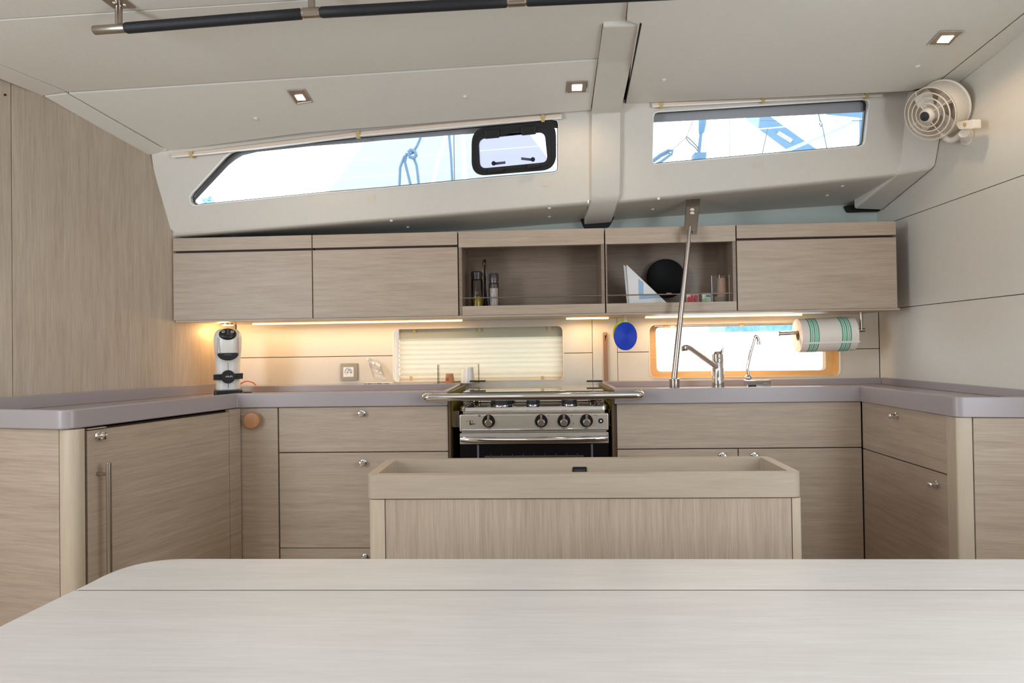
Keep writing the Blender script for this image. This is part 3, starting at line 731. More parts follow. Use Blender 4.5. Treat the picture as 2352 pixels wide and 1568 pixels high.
# burners
for bx_, r, h in ((1152, .040, 1), (1224, .024, 0), (1308, .028, 1)):
    y_ = 2.13
    x = Yp(bx_, 925, y_).x; z0 = ztr - .008
    b1 = obj('burner', lathe(nb(), (x, y_, z0), (0, 0, 1), [(r * 1.35, 0), (r * 1.3, .004), (r * 1.05, .006), (r, .010), (r, .0125)], 32), M_chrome, ck)
    obj('burner_cap', lathe(nb(), (x, y_, z0 + .0125), (0, 0, 1), [(r * .96, 0), (r * .96, .004), (r * .86, .0045), (r * .86, .0095), (r * .92, .010), (r * .88, .014), (r * .3, .015)], 32), mat('burner_grey', (70, 72, 74), .45), b1)
# wire pan support at both sides
for sx, s in ((X0 + .012, 1), (X1 - .012, -1)):
    bm = nb()
    for k in range(8):
        y_ = 2.04 + k * .04; tube(bm, [(sx, y_, ztr - .006), (sx, y_, ztr + .020), (sx + s * .03, y_ + .006, ztr + .012)], .0013, 6)
    tube(bm, [(sx, 2.03, ztr + .020), (sx, 2.34, ztr + .020)], .002, 8); tube(bm, [(sx, 2.03, ztr + .006), (sx, 2.34, ztr + .006)], .002, 8)
    obj('pan_guard', bm, M_chrome, ck)
# glass lid
gz = Zp; gl_z = Yp(1226, 898, 2.06).z
lid = [Zp(x, y, gl_z) for x, y in ((1062, 900), (1391, 896), (1366, 880), (1086, 882))]
lx0, lx1 = lid[0].x, lid[1].x
M_lid = mat('lid_mirror_glass', (236, 228, 210), .03, .85)
obj('glass_lid', prism(nb(), rounded([(X0 + .006, 2.055, gl_z - .005), (X1 - .006, 2.055, gl_z - .005), (X1 - .006, 2.365, gl_z - .005), (X0 + .006, 2.365, gl_z - .005)], .008), (0, 0, .005)), M_lid, ck, bevel=.001)
obj('lid_edge', B(X0 + .008, X1 - .008, 2.050, 2.0545, gl_z - .0055, gl_z - .0005), mat('green_glass_edge', (44, 66, 58), .2), ck)
obj('front_guard', B(X0 + .012, X1 - .012, 2.03, 2.034, gl_z - .020, gl_z - .007), M_chrome, ck, bevel=.0015)
for hx in (1098, 1365):
    q = Yp(hx, 874.5, 2.385)
    obj('lid_hinge', B(q.x - .030, q.x + .030, 2.366, 2.384, q.z - .003, q.z + .003), M_black, ck, bevel=.001)
for sx in (X0 - .004, X1 + .004):
    q = Yp(1040 if sx < 0 else 1411, 968, 2.03)
    obj('gimbal_bracket', B(min(sx, q.x), max(sx, q.x), 2.03, 2.05, cz(981), cz(944)), mat('bracket_brown', (104, 88, 76), .5), ck, bevel=.001)
# grab rail in front of the cooker
ya = 1.94
a, b = Yp(975, 913, ya), Yp(1474, 907.5, ya)
e0, e1_ = V((a.x, YF - .001, a.z)), V((b.x, YF - .001, b.z))
pts = [e0 + V((0, 0, 0)), V((a.x, ya + .02, a.z))] + arc(V((a.x, ya + .018, a.z)), V((a.x, ya, a.z)), V((a.x + .02, ya, a.z)), 6)[1:] + arc(V((b.x - .02, ya, b.z)), V((b.x, ya, b.z)), V((b.x, ya + .018, b.z)), 6) + [e1_]
t = thing('galley_grab_rail', 'polished steel grab rail across the front of the cooker', 'rail', ((a.x + b.x) / 2, ya, a.z))
obj('bar', tube(nb(), pts, .0122, 16), M_chrome, t, angle=60)
for e in (e0, e1_): obj('flange', lathe(nb(), e + V((0, .0, 0)), (0, -1, 0), [(.018, 0), (.018, .003), (.0128, .007)]), M_chrome, t)

# ================================================================== ISLAND AND TABLE
ix0, ix1, iy0, iy1 = -.388, .553, 1.352, 1.558
t = thing('island_counter', 'low oak island with a deep raised rim in the middle of the galley', 'island', ((ix0 + ix1) / 2, 1.455, 0))
zi = .78; zl_ = Yp(1344, 1143.5, iy0).z
def rr(x0, x1, y0, y1, z, r, s=6): return rounded([(x0, y0, z), (x1, y0, z), (x1, y1, z), (x0, y1, z)], r, s)
obj('rim', prism(nb(), rr(ix0, ix1, iy0, iy1, zl_, .022), (0, 0, zi - zl_), [rr(ix0 + .022, ix1 - .022, iy0 + .022, iy1 - .022, zl_, .003)]), M_isl, t, bevel=.006, seg=3, angle=25)
obj('tray_floor', B(ix0 + .01, ix1 - .01, iy0 + .01, iy1 - .01, zl_ - .008, zl_ + .003), M_isl, t)
xl1, xr1 = Yp(884, 1200, iy0 + .004).x, Yp(1820, 1200, iy0 + .004).x
obj('front_panel', B(xl1 + .0012, xr1 - .0012, iy0 + .0045, iy0 + .02, .01, zl_ - .0025), M_oakv, t, bevel=.001)
obj('back_panel', B(xl1, xr1, iy1 - .022, iy1 - .006, .01, zl_ - .0025), M_oakv, t)
for x0, x1, s in ((ix0 + .003, xl1, 0), (xr1, ix1 - .001, 1)):
    for y0, y1, q in ((iy0 + .003, iy0 + .04, 0), (iy1 - .04, iy1 - .004, 1)):
        rad = [0, 0, 0, 0]; rad[{(0, 0): 0, (1, 0): 1, (1, 1): 2, (0, 1): 3}[(s, q)]] = .018
        obj('corner_post', prism(nb(), rounded([(x0, y0, .01), (x1, y0, .01), (x1, y1, .01), (x0, y1, .01)], rad, 8), (0, 0, zl_ - .0125)), M_post, t, angle=50)
obj('side_panel', B(ix0 + .008, ix0 + .02, iy0 + .041, iy1 - .041, .01, zl_ - .003), M_oakv, t)
obj('side_panel', B(ix1 - .016, ix1 - .004, iy0 + .041, iy1 - .041, .01, zl_ - .003), M_oakv, t)
q0_, q1_ = Yp(1315, 1072, iy1 - .024), Yp(1348, 1088, iy1 - .024)
lt = obj('latch', prism(nb(), rounded([(q0_.x, iy1 - .025, zl_ + .008), (q1_.x, iy1 - .025, zl_ + .008), (q1_.x, iy1 - .025, q0_.z), (q0_.x, iy1 - .025, q0_.z)], .003), (0, .004, 0)), M_black, t, bevel=.001)
obj('latch_plate', prism(nb(), rounded([(q0_.x + .004, iy1 - .0265, zl_ + .009), (q1_.x - .004, iy1 - .0265, zl_ + .009), (q1_.x - .004, iy1 - .0265, q0_.z - .005), (q0_.x + .004, iy1 - .0265, q0_.z - .005)], .002), (0, .002, 0)), mat('charcoal', (52, 54, 58), .4), lt)

t = thing('saloon_table', 'pale oak table filling the foreground, in two leaves', 'table', (.2, .7, 0))
zt_ = .70
gy = lambda x: .909 + (x + .704) * .0072
far = [(-.7065, gy(-.7065) + .0025), (1.15, gy(1.15) + .0025), (1.15, 1.049)] + [tuple(p[:2]) for p in arc(V((-.610, 1.049, 0)), V((-.700, 1.049, 0)), V((-.7055, .965, 0)), 10)]
obj('far_leaf', flatbox(nb(), far, zt_ - .028, zt_), M_table, t, bevel=.0014, seg=2, angle=30)
near = [(-.7075, gy(-.7075) - .0015), (-.7135, .785), (-.735, .42), (-.60, .31), (1.15, .31), (1.15, gy(1.15) - .0015)]
obj('near_leaf', flatbox(nb(), near, zt_ - .028, zt_), M_table, t, bevel=.0003, seg=1, angle=30)
obj('joint_strip', flatbox(nb(), [(-.703, gy(-.703) - .0012), (1.14, gy(1.14) - .0012), (1.14, gy(1.14) + .0022), (-.703, gy(-.703) + .0022)], zt_ - .02, zt_ - .0004), mat('joint_brown', (84, 66, 58), .8), t)
obj('hinge_strip', B(-.66, 1.1, .88, .95, zt_ - .036, zt_ - .0285), M_dark, t)
obj('pedestal', B(-.1, .55, .55, .80, .03, zt_ - .0365), M_oakv, t, bevel=.01)
obj('foot', B(-.2, .65, .48, .87, .0, .03), M_steel, t, bevel=.004)

# ================================================================== CEILING FITTINGS
def downlight(label, corners, lens, N_, P_, power=2.2):
    c = [hit(x, y, N_, P_) for x, y in corners]; l = [hit(x, y, N_, P_) for x, y in lens]
    ctr = sum(c, V()) / 4; up = N_ if N_.z > 0 else -N_
    t = thing('downlight', label, 'light', ctr, 'square ceiling downlights')
    dn = -up
    inn = [ctr + (p - ctr) * .9 for p in c]
    obj('frame', prism(nb(), [p + dn * .0005 for p in c], dn * .003, [[p + dn * .0005 for p in inn]]), M_chrome, t, bevel=.0005)
    obj('reflector', prism(nb(), [p + dn * .0003 for p in inn], dn * .0015), mat('satin_reflector', (168, 158, 148), .35, .8), t)
    obj('lens', prism(nb(), [p + dn * .002 for p in l], dn * .001), M_lens, t)
    L_ = bpy.data.lights.new('downlight_lamp', 'SPOT'); L_.energy = power; L_.color = (1, .74, .48); L_.spot_size = math.radians(150); L_.spot_blend = .8; L_.shadow_soft_size = .02
    o = bpy.data.objects.new('downlight_lamp', L_); C.objects.link(o); o.location = ctr + dn * .012
    return t
M_lens = emit('downlight_lens', (255, 232, 196), 9)
downlight('square ceiling downlight at the left, over the left part of the long window', [(659, 206), (700, 204), (718, 233), (681, 238)], [(677, 218), (694, 216), (702, 228), (684, 229)], N1, P1)
downlight('small square ceiling downlight just left of the ceiling rib', [(1302, 186), (1350, 184), (1348, 211), (1300, 213)], [(1314, 194), (1337, 193), (1336, 206), (1314, 207)], N1, P1)
downlight('square ceiling downlight at the top right near the fan', [(2160, 70), (2215, 69), (2181, 103), (2129, 102)], [(2163, 82), (2191, 81), (2178, 96), (2152, 96)], N3, P3)
for i, (x, y) in enumerate(((-1.3, -.6), (.15, -.7), (1.1, -.7))):  # unseen spots and bodies added behind the camera for warm light
    L_ = bpy.data.lights.new('added_downlight', 'SPOT'); L_.energy = 3.2; L_.color = (1, .74, .48); L_.spot_size = math.radians(150); L_.spot_blend = .8; L_.shadow_soft_size = .03
    o = bpy.data.objects.new('added_downlight', L_); C.objects.link(o); o.location = (x, y, zc - .012)
    obj('added_downlight_body', B(x - .03, x + .03, y - .03, y + .03, zc - .004, zc - .0005), M_steel, cl)
def button(parent, p, n): obj('snap_button', lathe(nb(), p, n, [(.0065, -.001), (.0065, .002), (.005, .0036), (.001, .0044)], 16), M_white, parent)
dn = lambda n: -(n if n.z > 0 else -n)
for x, y, n, p in ((588, 272, N1, P1), (1068, 222, N1, P1), (1525, 183, N3, P3), (2108, 152, N3, P3)): button(cl, hit(x, y, n, p), dn(n))
for x, y in ((937, 522), (1262, 497), (1499, 480), (1900, 448)):
    pass
def und_pt(x, y):
    """point of the liner underside seen at x, y"""
    b = Wp(x, yb_(x) + 2); c = Yp(x, und(x), 2.449); m_ = V((b.x, b.y + .03, b.z + (c.z - b.z) * .1))
    n = (c - m_).cross(V((1, .0, (Wp(x + 50, yb_(x + 50) + 2).z - b.z) / (Wp(x + 50, yb_(x + 50)).x - b.x)))).normalized()
    n = n if n.z < 0 else -n
    return hit(x, y, n, m_), n
for x, y in ((937, 521), (1262, 497), (1499, 480), (1900, 448), (899, 507), (1262, 478), (1513, 457), (1935, 427)):
    p, n = und_pt(x, y); obj('snap_button', lathe(nb(), p, n, [(.0058, -.005), (.0055, .003), (.001, .004)], 14), M_white, mod)
M_clip = mat('clip_plate', (214, 203, 190), .6)
for x, y in ((852, 455), (1254, 421), (1742, 379), (1515, 397), (1978, 358)):
    a, b, c, d = Wp(x - 10, y + 7, -.001), Wp(x + 10, y + 6, -.001), Wp(x + 10, y - 6, -.001), Wp(x - 10, y - 6, -.001)
    obj('clip_plate', prism(nb(), [a, b, c, d], PWn * .002), M_clip, mod)
# blinds rolled up over the two long windows
def rolled(label, bot, top, straps):
    t = thing('rolled_blind', label, 'blind', Wp(*bot[0]), 'rolled blinds over the long windows')
    nn_ = len(bot); rings = []
    for (bx1, by1), (tx, ty) in zip(bot, top):
        b = Wp(bx1, by1, -.004); tpp = Wp(tx, ty, -.004); m_ = (b + tpp) / 2; h = (tpp - b).length / 2; u = (tpp - b).normalized()
        rings.append([m_ + u * h * math.cos(a) - PWn * (.011 * max(math.sin(a), -.25)) for a in [2 * math.pi * i / 14 for i in range(14)]])
    obj('roll', loft(nb(), rings), mat('blind_fabric', (226, 206, 186), .8), t, angle=60)
    rings = []
    for (bx1, by1), (tx, ty) in zip(bot, top):
        b = Wp(bx1, by1 + 1.5, -.004); r_ = []
        rings.append([b, b - PWn * .014, b - PWn * .014 + e2 * .006, b + e2 * .006])
    obj('bottom_rail', loft(nb(), rings), M_white, t, bevel=.001)
    for sx, yb2, yt2 in straps:
        r_ = [Wp(sx - 4, yb2 + 4, -.0195), Wp(sx + 4, yb2 + 4, -.0195), Wp(sx + 4, yt2, -.0195), Wp(sx - 4, yt2, -.0195)]
        obj('strap', prism(nb(), r_, PWn * .017), M_tan, t, bevel=.001)
    return t
rolled('long rolled-up cream blind over the left window', [(399, 361), (480, 354), (560, 345.5), (700, 329), (822, 313), (1000, 296.5), (1190, 280), (1290, 272)],
       [(398, 351), (480, 343), (560, 333), (700, 316), (822, 301), (1000, 284), (1190, 268), (1290, 260)], [(438, 358, 347), (822, 314, 301), (1247, 276, 263)])
rolled('shorter rolled-up cream blind over the right window', [(1497, 246), (1620, 240), (1753, 233), (1880, 227.5), (2022, 221)], [(1496, 236), (1620, 230), (1753, 223.5), (1880, 218), (2022, 211.5)],
       [(1519, 244, 236), (1753, 232, 222), (1992, 222, 212)])
# opening port in the long window
t = thing('opening_port', 'small black-framed opening port set in the long left window', 'hatch', Wp(1180, 340))
Of = rounded([Wp(x, y, -.006) for x, y in ((1083, 405), (1083, 295), (1277, 276), (1278, 389))], .052, 8)
If = rounded([Wp(x, y, -.006) for x, y in ((1103, 387), (1100, 319), (1251, 303), (1258, 372))], .022, 8)
Mf = rounded([Wp(x, y, -.010) for x, y in ((1095, 395), (1093, 308), (1262, 291), (1267, 380))], .036, 8)
obj('frame', prism(nb(), Of, PWn * .02, [If]), M_black, t, bevel=.004, seg=2)
obj('inner_frame', prism(nb(), Mf, PWn * .006, [[p - PWn * .004 for p in If]]), M_gasket, t, bevel=.002)
obj('pane', prism(nb(), [p + PWn * .006 for p in If], PWn * .003), M_lilac, t)
def pquad(pts, w_): return [Wp(x, y, w_) for x, y in pts]
for x, y in ((1130, 304), (1214, 296)):
    obj('hinge', prism(nb(), pquad(((x - 16, y + 15), (x + 17, y + 12), (x + 16, y - 8), (x - 17, y - 5)), -.020), PWn * .012), M_black, t, bevel=.002)
for x, y, s in ((1134, 379, 1), (1224, 370, -1)):
    lt = obj('latch', prism(nb(), pquad(((x - 12, y + 18), (x + 22 if s > 0 else x + 14, y + 14), (x + 22 if s > 0 else x + 14, y + 7), (x - 12, y + 9)), -.022), PWn * .012), M_black, t, bevel=.002)
    c_ = Wp(x, y - 4, -.016); obj('latch_knob', lathe(nb(), c_ + PWn * .006, -PWn, [(.0075, 0), (.0075, .010), (.005, .013)], 20), M_black, lt)
    obj('latch_tab', prism(nb(), pquad(((x, y), (x + s * 27, y - 3), (x + s * 27, y - 9), (x, y - 6)), -.008), PWn * .003), mat('smoked_grey', (84, 84, 104), .3), lt)

# ceiling grab rail
Pp = hit(270, 10, N4, P4); YR = Pp.y
line = [Yp(218, 69.5, YR), Yp(250, 67.5, YR), Yp(715, 30, YR), Yp(1187, 3, YR), Yp(1640, -18, YR)]
t = thing('ceiling_grab_rail', 'steel ceiling grab rail sleeved in black leather', 'rail', line[0])
bm = nb(); tube(bm, [Yp(x, y, YR) for x, y in ((215, 69.8), (217, 69.6), (290, 64.5), (715, 30), (1187, 3), (1640, -18))], [.0085, .0105, .0105, .0105, .0105, .0105], 20)
obj('tube', bm, M_steel, t, angle=50)
for x0, y0, x1, y1 in ((288, 64.7, 694, 31.8), (736, 28.8, 1165, 4.3), (1209, 1.8, 1636, -17.8)):
    a, b = Yp(x0, y0, YR), Yp(x1, y1, YR); d_ = (b - a).normalized() * .004
    bm = nb(); tube(bm, [a, a + d_] + [a.lerp(b, k / 6) for k in range(1, 6)] + [b - d_, b], [.0105] + [.0126] * 7 + [.0105], 20); obj('leather_sleeve', bm, M_leather, t, angle=60)
for x, y in ((716, 30), (1187, 3)):
    c_ = Yp(x, y, YR); d_ = (line[3] - line[2]).normalized() * .02
    obj('collar', cyl(nb(), c_ - d_, c_ + d_, .0124), M_steel, t, bevel=.001)
for x, y in ((273, 65.5), (716, 30), (1187, 3)):
    c_ = Yp(x, y, YR); top_ = c_.copy(); top_.z = 1.874 if x > 300 else Pp.z + .004
    d = (N4 if N4.z > 0 else -N4); top_.z = P4.z - ((c_ - P4).x * d.x + (c_ - P4).y * d.y) / d.z - .003
    obj('stanchion', cyl(nb(), c_, top_, .0082), M_steel, t)
pw = [hit(x, y, N4, P4 - V((0, 0, .003))) for x, y in ((262, 21), (313, 19), (262, -22), (206, -20))]
bp_ = obj('base_plate', prism(nb(), pw, (0, 0, .0022)), M_steel, t, bevel=.0008)
for x, y in ((262, 6), (286, 11)):
    obj('screw', lathe(nb(), hit(x, y, N4, P4 - V((0, 0, .003))), (0, 0, -1), [(.004, 0), (.003, .0025)], 12), M_chrome, bp_)

# ================================================================== FAN
fc = Xp(2137, 261, 1.20); fnn = V((-.86, -.28, -.43)).normalized(); fe1, fe2, _ = basis(fnn)
t = thing('wall_fan', 'round ivory fan clamped high on the right wall', 'fan', fc)
RF = .081
prof_o = [(RF, .0), (RF * 1.0, -.03), (RF * .985, -.060), (RF * .86, -.074), (RF * .50, -.080), (.012, -.081)]
prof_i = [(.012, -.076), (RF * .50, -.075), (RF * .83, -.070), (RF * .955, -.058), (RF * .965, -.03), (RF * .965, .0)]
rings = []
for r, h in prof_o[::-1] + [] : pass
bm = nb(); full = [(RF * .965, .0)] + [(RF, .0)] + prof_o[1:]
def ringpts(r, h, seg=40): return [fc + fnn * h + fe1 * (r * math.cos(2*math.pi*i/seg)) + fe2 * (r * math.sin(2*math.pi*i/seg)) for i in range(seg)]
loft(bm, [ringpts(r, h) for r, h in prof_i + [(RF, 0)] + prof_o[1:]], cap=True)
obj('housing', bm, M_fan, t, angle=40)
bm = nb(); tube(bm, ringpts(RF * .995, -.056), .0035, 8, closed=True); obj('rear_band', bm, M_fan, t, angle=60)
dome = lambda r: .004 + .012 * (1 - (r / RF) ** 2)
for rr_ in (.98, .80, .62, .44):
    obj('guard_ring', tube(nb(), ringpts(RF * rr_, dome(RF * rr_)), .0017 if rr_ > .9 else .0021, 8, closed=True), M_fan, t, angle=60)
for k in range(4):
    a = math.radians(12 + 90 * k); d_ = fe1 * math.cos(a) + fe2 * math.sin(a)
    obj('guard_spoke', tube(nb(), [fc + fnn * dome(RF * q) + d_ * (RF * q) for q in (.25, .45, .65, .85, .98)], .0012, 6), M_fan, t, angle=60)
hb = obj('hub', lathe(nb(), fc + fnn * -.06, fnn, [(.020, 0), (.021, .060), (.0225, .072), (.0205, .081), (.016, .085), (.010, .085)], 32), M_fan, t, angle=40)
obj('hub_cap', lathe(nb(), fc + fnn * .0245, fnn, [(.0145, 0), (.014, .002), (.007, .003), (.006, .0035), (.002, .004)], 28), mat('dark_grey_plastic', (52, 54, 58), .4), hb)
for k in range(4):
    a = math.radians(30 + 90 * k); d1_ = fe1 * math.cos(a) + fe2 * math.sin(a); d2_ = -fe1 * math.sin(a) + fe2 * math.cos(a)
    pr = [(.020, -.006, -.034), (.045, -.022, -.040), (.072, -.026, -.044), (.074, .012, -.022), (.050, .020, -.016), (.020, .010, -.022)]
    bm = nb(); prism(bm, [fc + d1_ * p[0] + d2_ * p[1] + fnn * p[2] for p in pr], fnn * .0015); obj('blade', bm, M_fan, t)
# clamp, arm and wall foot
wpt = Xp(2222, 318, XR - .001)
jc = Xp(2196, 290, 1.262)
br = obj('clamp', prism(nb(), rounded([Xp(x, y, 1.245) for x, y in ((2192, 281), (2235, 274), (2236, 296), (2203, 297))], .006), (.022, 0, 0)), M_fan, t, bevel=.003, seg=3)
c_ = Xp(2216, 285, 1.244); obj('clamp_screw', lathe(nb(), c_, (-1, 0, 0), [(.006, -.001), (.0055, .002), (.002, .0025)], 20), M_tan, br)
obj('yoke', tube(nb(), arc(fc - fnn * .05 + V((0, 0, -.078)), Xp(2180, 338, 1.27), Xp(2210, 305, 1.275), 8), .009, 10), M_fan, t, angle=60)
bm = nb(); cyl(bm, Xp(2214, 305, 1.262), Xp(2220, 316, XR - .008), .014, .017); obj('arm', bm, M_fan, t, bevel=.003)
obj('wall_foot', lathe(nb(), Xp(2222, 316, XR - .0005), (-1, 0, 0), [(.026, 0), (.025, .005), (.018, .009)], 28), M_fan, t, angle=50)

# ================================================================== SUPPORT POLE
bp1, bp2 = 2.225, 2.158
def bkt(x, y, dy=0): return Yp(x, y, bp1 + (bp2 - bp1) * (y - 459) / 76 + dy)
t = thing('support_pole', 'slanting steel support pole from ceiling bracket to sink worktop', 'pole', Zp(1548, 890, ZS))
bk = obj('bracket', prism(nb(), [bkt(1577, 458), bkt(1609, 456), bkt(1601, 536), bkt(1571, 535)], (0, .008, 0)), M_steel, t, bevel=.0015)
obj('bracket_plate', prism(nb(), rounded([bkt(1574, 529, -.003), bkt(1600, 529, -.003), bkt(1605, 473, -.003), bkt(1577, 474, -.003)], [0, 0, .006, .006]), (0, .003, 0)), M_steel, bk, bevel=.0008)
for y, r in ((482, .0085), (490, .0085)): obj('rivet', lathe(nb(), bkt(1590, y, -.003), (0, -1, 0), [(r, 0), (r * .8, .0015)], 20), M_steel, bk)
for x in (1575, 1596): obj('bracket_foot', prism(nb(), [bkt(x - 5, 537, -.012), bkt(x + 5, 537, -.012), bkt(x + 5, 529, -.012), bkt(x - 5, 529, -.012)], (0, .012, 0)), M_steel, bk, bevel=.0008)
pt, pb = Yp(1585, 520, 2.148), Yp(1549, 862, 2.115)
dirp = (pt - pb)
mid = pb + dirp * .90
obj('upper_rod', tube(nb(), [mid, mid.lerp(pt, .5), pt], .0055, 12), M_steel, t)
obj('rod', tube(nb(), [pb - dirp * .05, pb, pb.lerp(mid, .3), pb.lerp(mid, .7), mid], [.0100, .0100, .0096, .0088, .0082], 16), M_steel, t)
sb = Zp(1548, 889, ZS + .001); sb = V((pb.x, pb.y, ZS))
obj('socket', lathe(nb(), sb, (0, 0, 1), [(.0165, 0), (.0165, .040), (.0175, .041), (.0175, .046), (.015, .047)], 28), M_steel, t, angle=40)
obj('socket_plate', prism(nb(), rounded([(sb.x - .034, sb.y - .03, ZS), (sb.x + .034, sb.y - .03, ZS), (sb.x + .034, sb.y + .03, ZS), (sb.x - .034, sb.y + .03, ZS)], .01), (0, 0, .008)), M_cream, t, bevel=.002)

# ================================================================== TAPS
yv = 2.25
c_ = Yp(1649, 870, yv); z_of = lambda y: Yp(1649, y, yv).z
t = thing('mixer_tap', 'chrome mixer tap with a long spout reaching left over the sink', 'tap', (c_.x, yv, ZS), 'taps at the sink')
obj('body', lathe(nb(), (c_.x, yv, ZS), (0, 0, 1), [(.0225, 0), (.0220, .004), (.0215, .02), (.0198, z_of(833) - ZS), (.0186, z_of(832) - ZS + .0005), (.0198, z_of(831) - ZS), (.0195, z_of(813) - ZS), (.014, z_of(808) - ZS), (.005, z_of(806) - ZS)], 32), M_chrome, t, angle=30)
sp = arc(V((c_.x, yv - .008, z_of(845))), Yp(1608, 815, 2.20), Yp(1586, 800, 2.17), 8) + [Yp(1578, 797, 2.16), Yp(1573, 797, 2.155)]
so = obj('spout', tube(nb(), sp, [.0095] * 5 + [.0085] * 4 + [.009, .009], 16), M_chrome, t, angle=60)
q = Yp(1571.5, 793, 2.155); obj('nozzle', lathe(nb(), q, (.08, 0, -1), [(.006, 0), (.0108, .003), (.0112, .016), (.0095, .019)], 24), M_chrome, so)
lv = [Yp(x, y, yv) for x, y in ((1643, 812), (1645, 794), (1661, 793), (1661, 812))]
hl = rounded([Yp(x, y, yv) for x, y in ((1646, 809), (1648, 796), (1654, 796), (1652, 808))], .001)
obj('lever', prism(nb(), [p + V((0, -.008, 0)) for p in lv], (0, .016, 0), [[p + V((0, -.008, 0)) for p in hl]]), M_chrome, t, bevel=.001)
obj('indicator', lathe(nb(), (c_.x + .001, yv - .0192, z_of(822)), (0, -1, 0), [(.0025, 0), (.002, .001)], 12), M_black, t)
yv = 2.28
t = thing('swan_tap', 'slim chrome swan-neck tap on a flat base bar', 'tap', Zp(1738, 888, ZS), 'taps at the sink')
a, b = Yp(1711, 886, yv), Yp(1767, 871, yv)
obj('base_bar', B(a.x, b.x, yv - .018, yv + .018, ZS, b.z), M_chrome, t, bevel=.003, seg=2)
obj('base_inset', B(a.x + .006, a.x + .034, yv - .0192, yv - .0178, ZS + .003, ZS + .014), M_black, t)
obj('base_button', B(b.x - .026, b.x - .012, yv - .0205, yv - .0178, ZS + .008, ZS + .018), M_chrome, t, bevel=.001)
q = Yp(1719, 872, yv); obj('joint_ball', lathe(nb(), (q.x, yv, b.z - .001), (0, 0, 1), [(.009, 0), (.0118, .004), (.0128, .009), (.0105, .014), (.007, .017), (.006, .02)], 28), M_chrome, t, angle=50)
P_ = [Yp(x, y, yv) for x, y in ((1719.5, 864), (1716.5, 846), (1717, 838), (1724, 810), (1731.5, 782))]
neck = [P_[0]] + arc(P_[1], P_[2], P_[3], 5) + [P_[4]] + arc(P_[4] + V((.001, 0, .004)), Yp(1736, 764, yv), Yp(1741.5, 779, yv), 8)[1:] + [Yp(1742.5, 786, yv)]
sw = obj('neck', tube(nb(), neck, .0054, 14), M_chrome, t, angle=60)
obj('nozzle', lathe(nb(), Yp(1742, 784, yv), (.02, 0, -1), [(.0065, 0), (.0072, .004), (.0072, .011), (.006, .012)], 20), M_chrome, sw)

# ================================================================== KITCHEN ROLL
t = thing('kitchen_roll', 'white kitchen roll with two green stripe bands on a holder', 'paper towel', Yp(1900, 770, 2.30))
pl_, pr_ = Yp(1831, 770.5, 2.315), Yp(1957, 766.5, 2.30); ax = (pr_ - pl_); Lr = ax.length; axn = ax.normalized(); RR = .0615
bm = nb()
e1_r, e2_r, _ = basis(axn)
def rp(r, h, seg=48): return [pl_ + axn * h + e1_r * (r * math.cos(2*math.pi*i/seg)) + e2_r * (r * math.sin(2*math.pi*i/seg)) for i in range(seg)]
loft(bm, [rp(.019, .002), rp(RR * .8, .001), rp(RR, 0), rp(RR, Lr), rp(.019, Lr), rp(.019, .002)], cap=False)
obj('paper', bm, mat('kitchen_paper', (236, 226, 216), .85, bump=.5, bscale=260), t, angle=50)
M_green = mat('green_print', (64, 170, 140), .8); M_green2 = mat('pale_green_print', (120, 196, 170), .8)
for f0 in (.13, .70):
    for k in range(5):
        h0 = (f0 + k * .037) * Lr; wd = .0042
        bm = nb(); loft(bm, [rp(RR - .001, h0), rp(RR + .0003, h0), rp(RR + .0003, h0 + wd), rp(RR - .001, h0 + wd)], cap=False); obj('green_stripe', bm, M_green if k % 2 == 0 else M_green2, t, angle=60)
fl = pl_ + V((0, 0, 0)); a_s = math.radians(-24)
bm = nb(); q0 = V((0, -math.cos(a_s), math.sin(a_s))) * (RR + .0008)
prism(bm, [pl_ + q0, pl_ + q0 + V((0, .002, -.006)), pr_ + q0 + V((0, .002, -.006)), pr_ + q0], (0, .0012, 0)); obj('sheet_edge', bm, M_paper, t)
M_core = mat('card_core', (176, 150, 116), .8)
bm = nb(); loft(bm, [rp(.019, .002), rp(.019, Lr), rp(.0178, Lr), rp(.0178, .002)], cap=False); obj('core', bm, M_core, t, angle=60)
hx0 = Yp(1788, 766, 2.317)
low = V((0, 0, .010))
ho = obj('holder_rod', tube(nb(), [hx0, hx0.lerp(Yp(1986, 757.5, 2.297), .5), Yp(1986, 757.5, 2.297)], .0068, 14), M_steel, t)
obj('rod_cap', cyl(nb(), hx0 + V((-.001, 0, 0)), hx0 + V((.004, 0, 0)), .0095), M_steel, ho, bevel=.0008)
q = Yp(1978, 757.5, 2.297); q2 = Yp(1972.5, 713, 2.297)
obj('holder_arm', tube(nb(), [q, V((q.x, q.y, ZCAB - .0072))], .0062, 12), M_steel, t)

# ================================================================== BLUE TRIVET AND STRAP
c_ = Yp(1437, 772, 2.25); nt_ = V((.50, -.865, -.03)).normalized()
t = thing('blue_trivet', 'round ribbed blue silicone trivet hanging under the cupboards', 'trivet', c_)
d_ = obj('disc', lathe(nb(), c_ + nt_ * -.004, nt_, [(.046, 0), (.0505, .002), (.0505, .006), (.048, .0075)] + sum([[(.0475 - i * .0045, .0075), (.0455 - i * .0045, .0068)] for i in range(10)], []) + [(.001, .0075)], 48, 1.0, 1.0), mat('blue_silicone', (0, 62, 196), .5), t, angle=20)
bm = nb(); h0 = c_ + V((.0, 0, .047)); tube(bm, [h0 + V((-.004, 0, -.002)), h0 + V((-.004, 0, .008)), h0 + V((0, 0, .014)), h0 + V((.004, 0, .008)), h0 + V((.003, 0, -.002))], .0016, 8); obj('loop', bm, M_white, t, angle=60)
t = thing('yellow_trivet', 'lime yellow trivet peeping out behind the blue one', 'trivet', c_ + V((-.012, .022, .006)))
M_lime = mat('lime_silicone', (222, 232, 60), .5)
c2_ = Yp(1431.5, 766, 2.275)
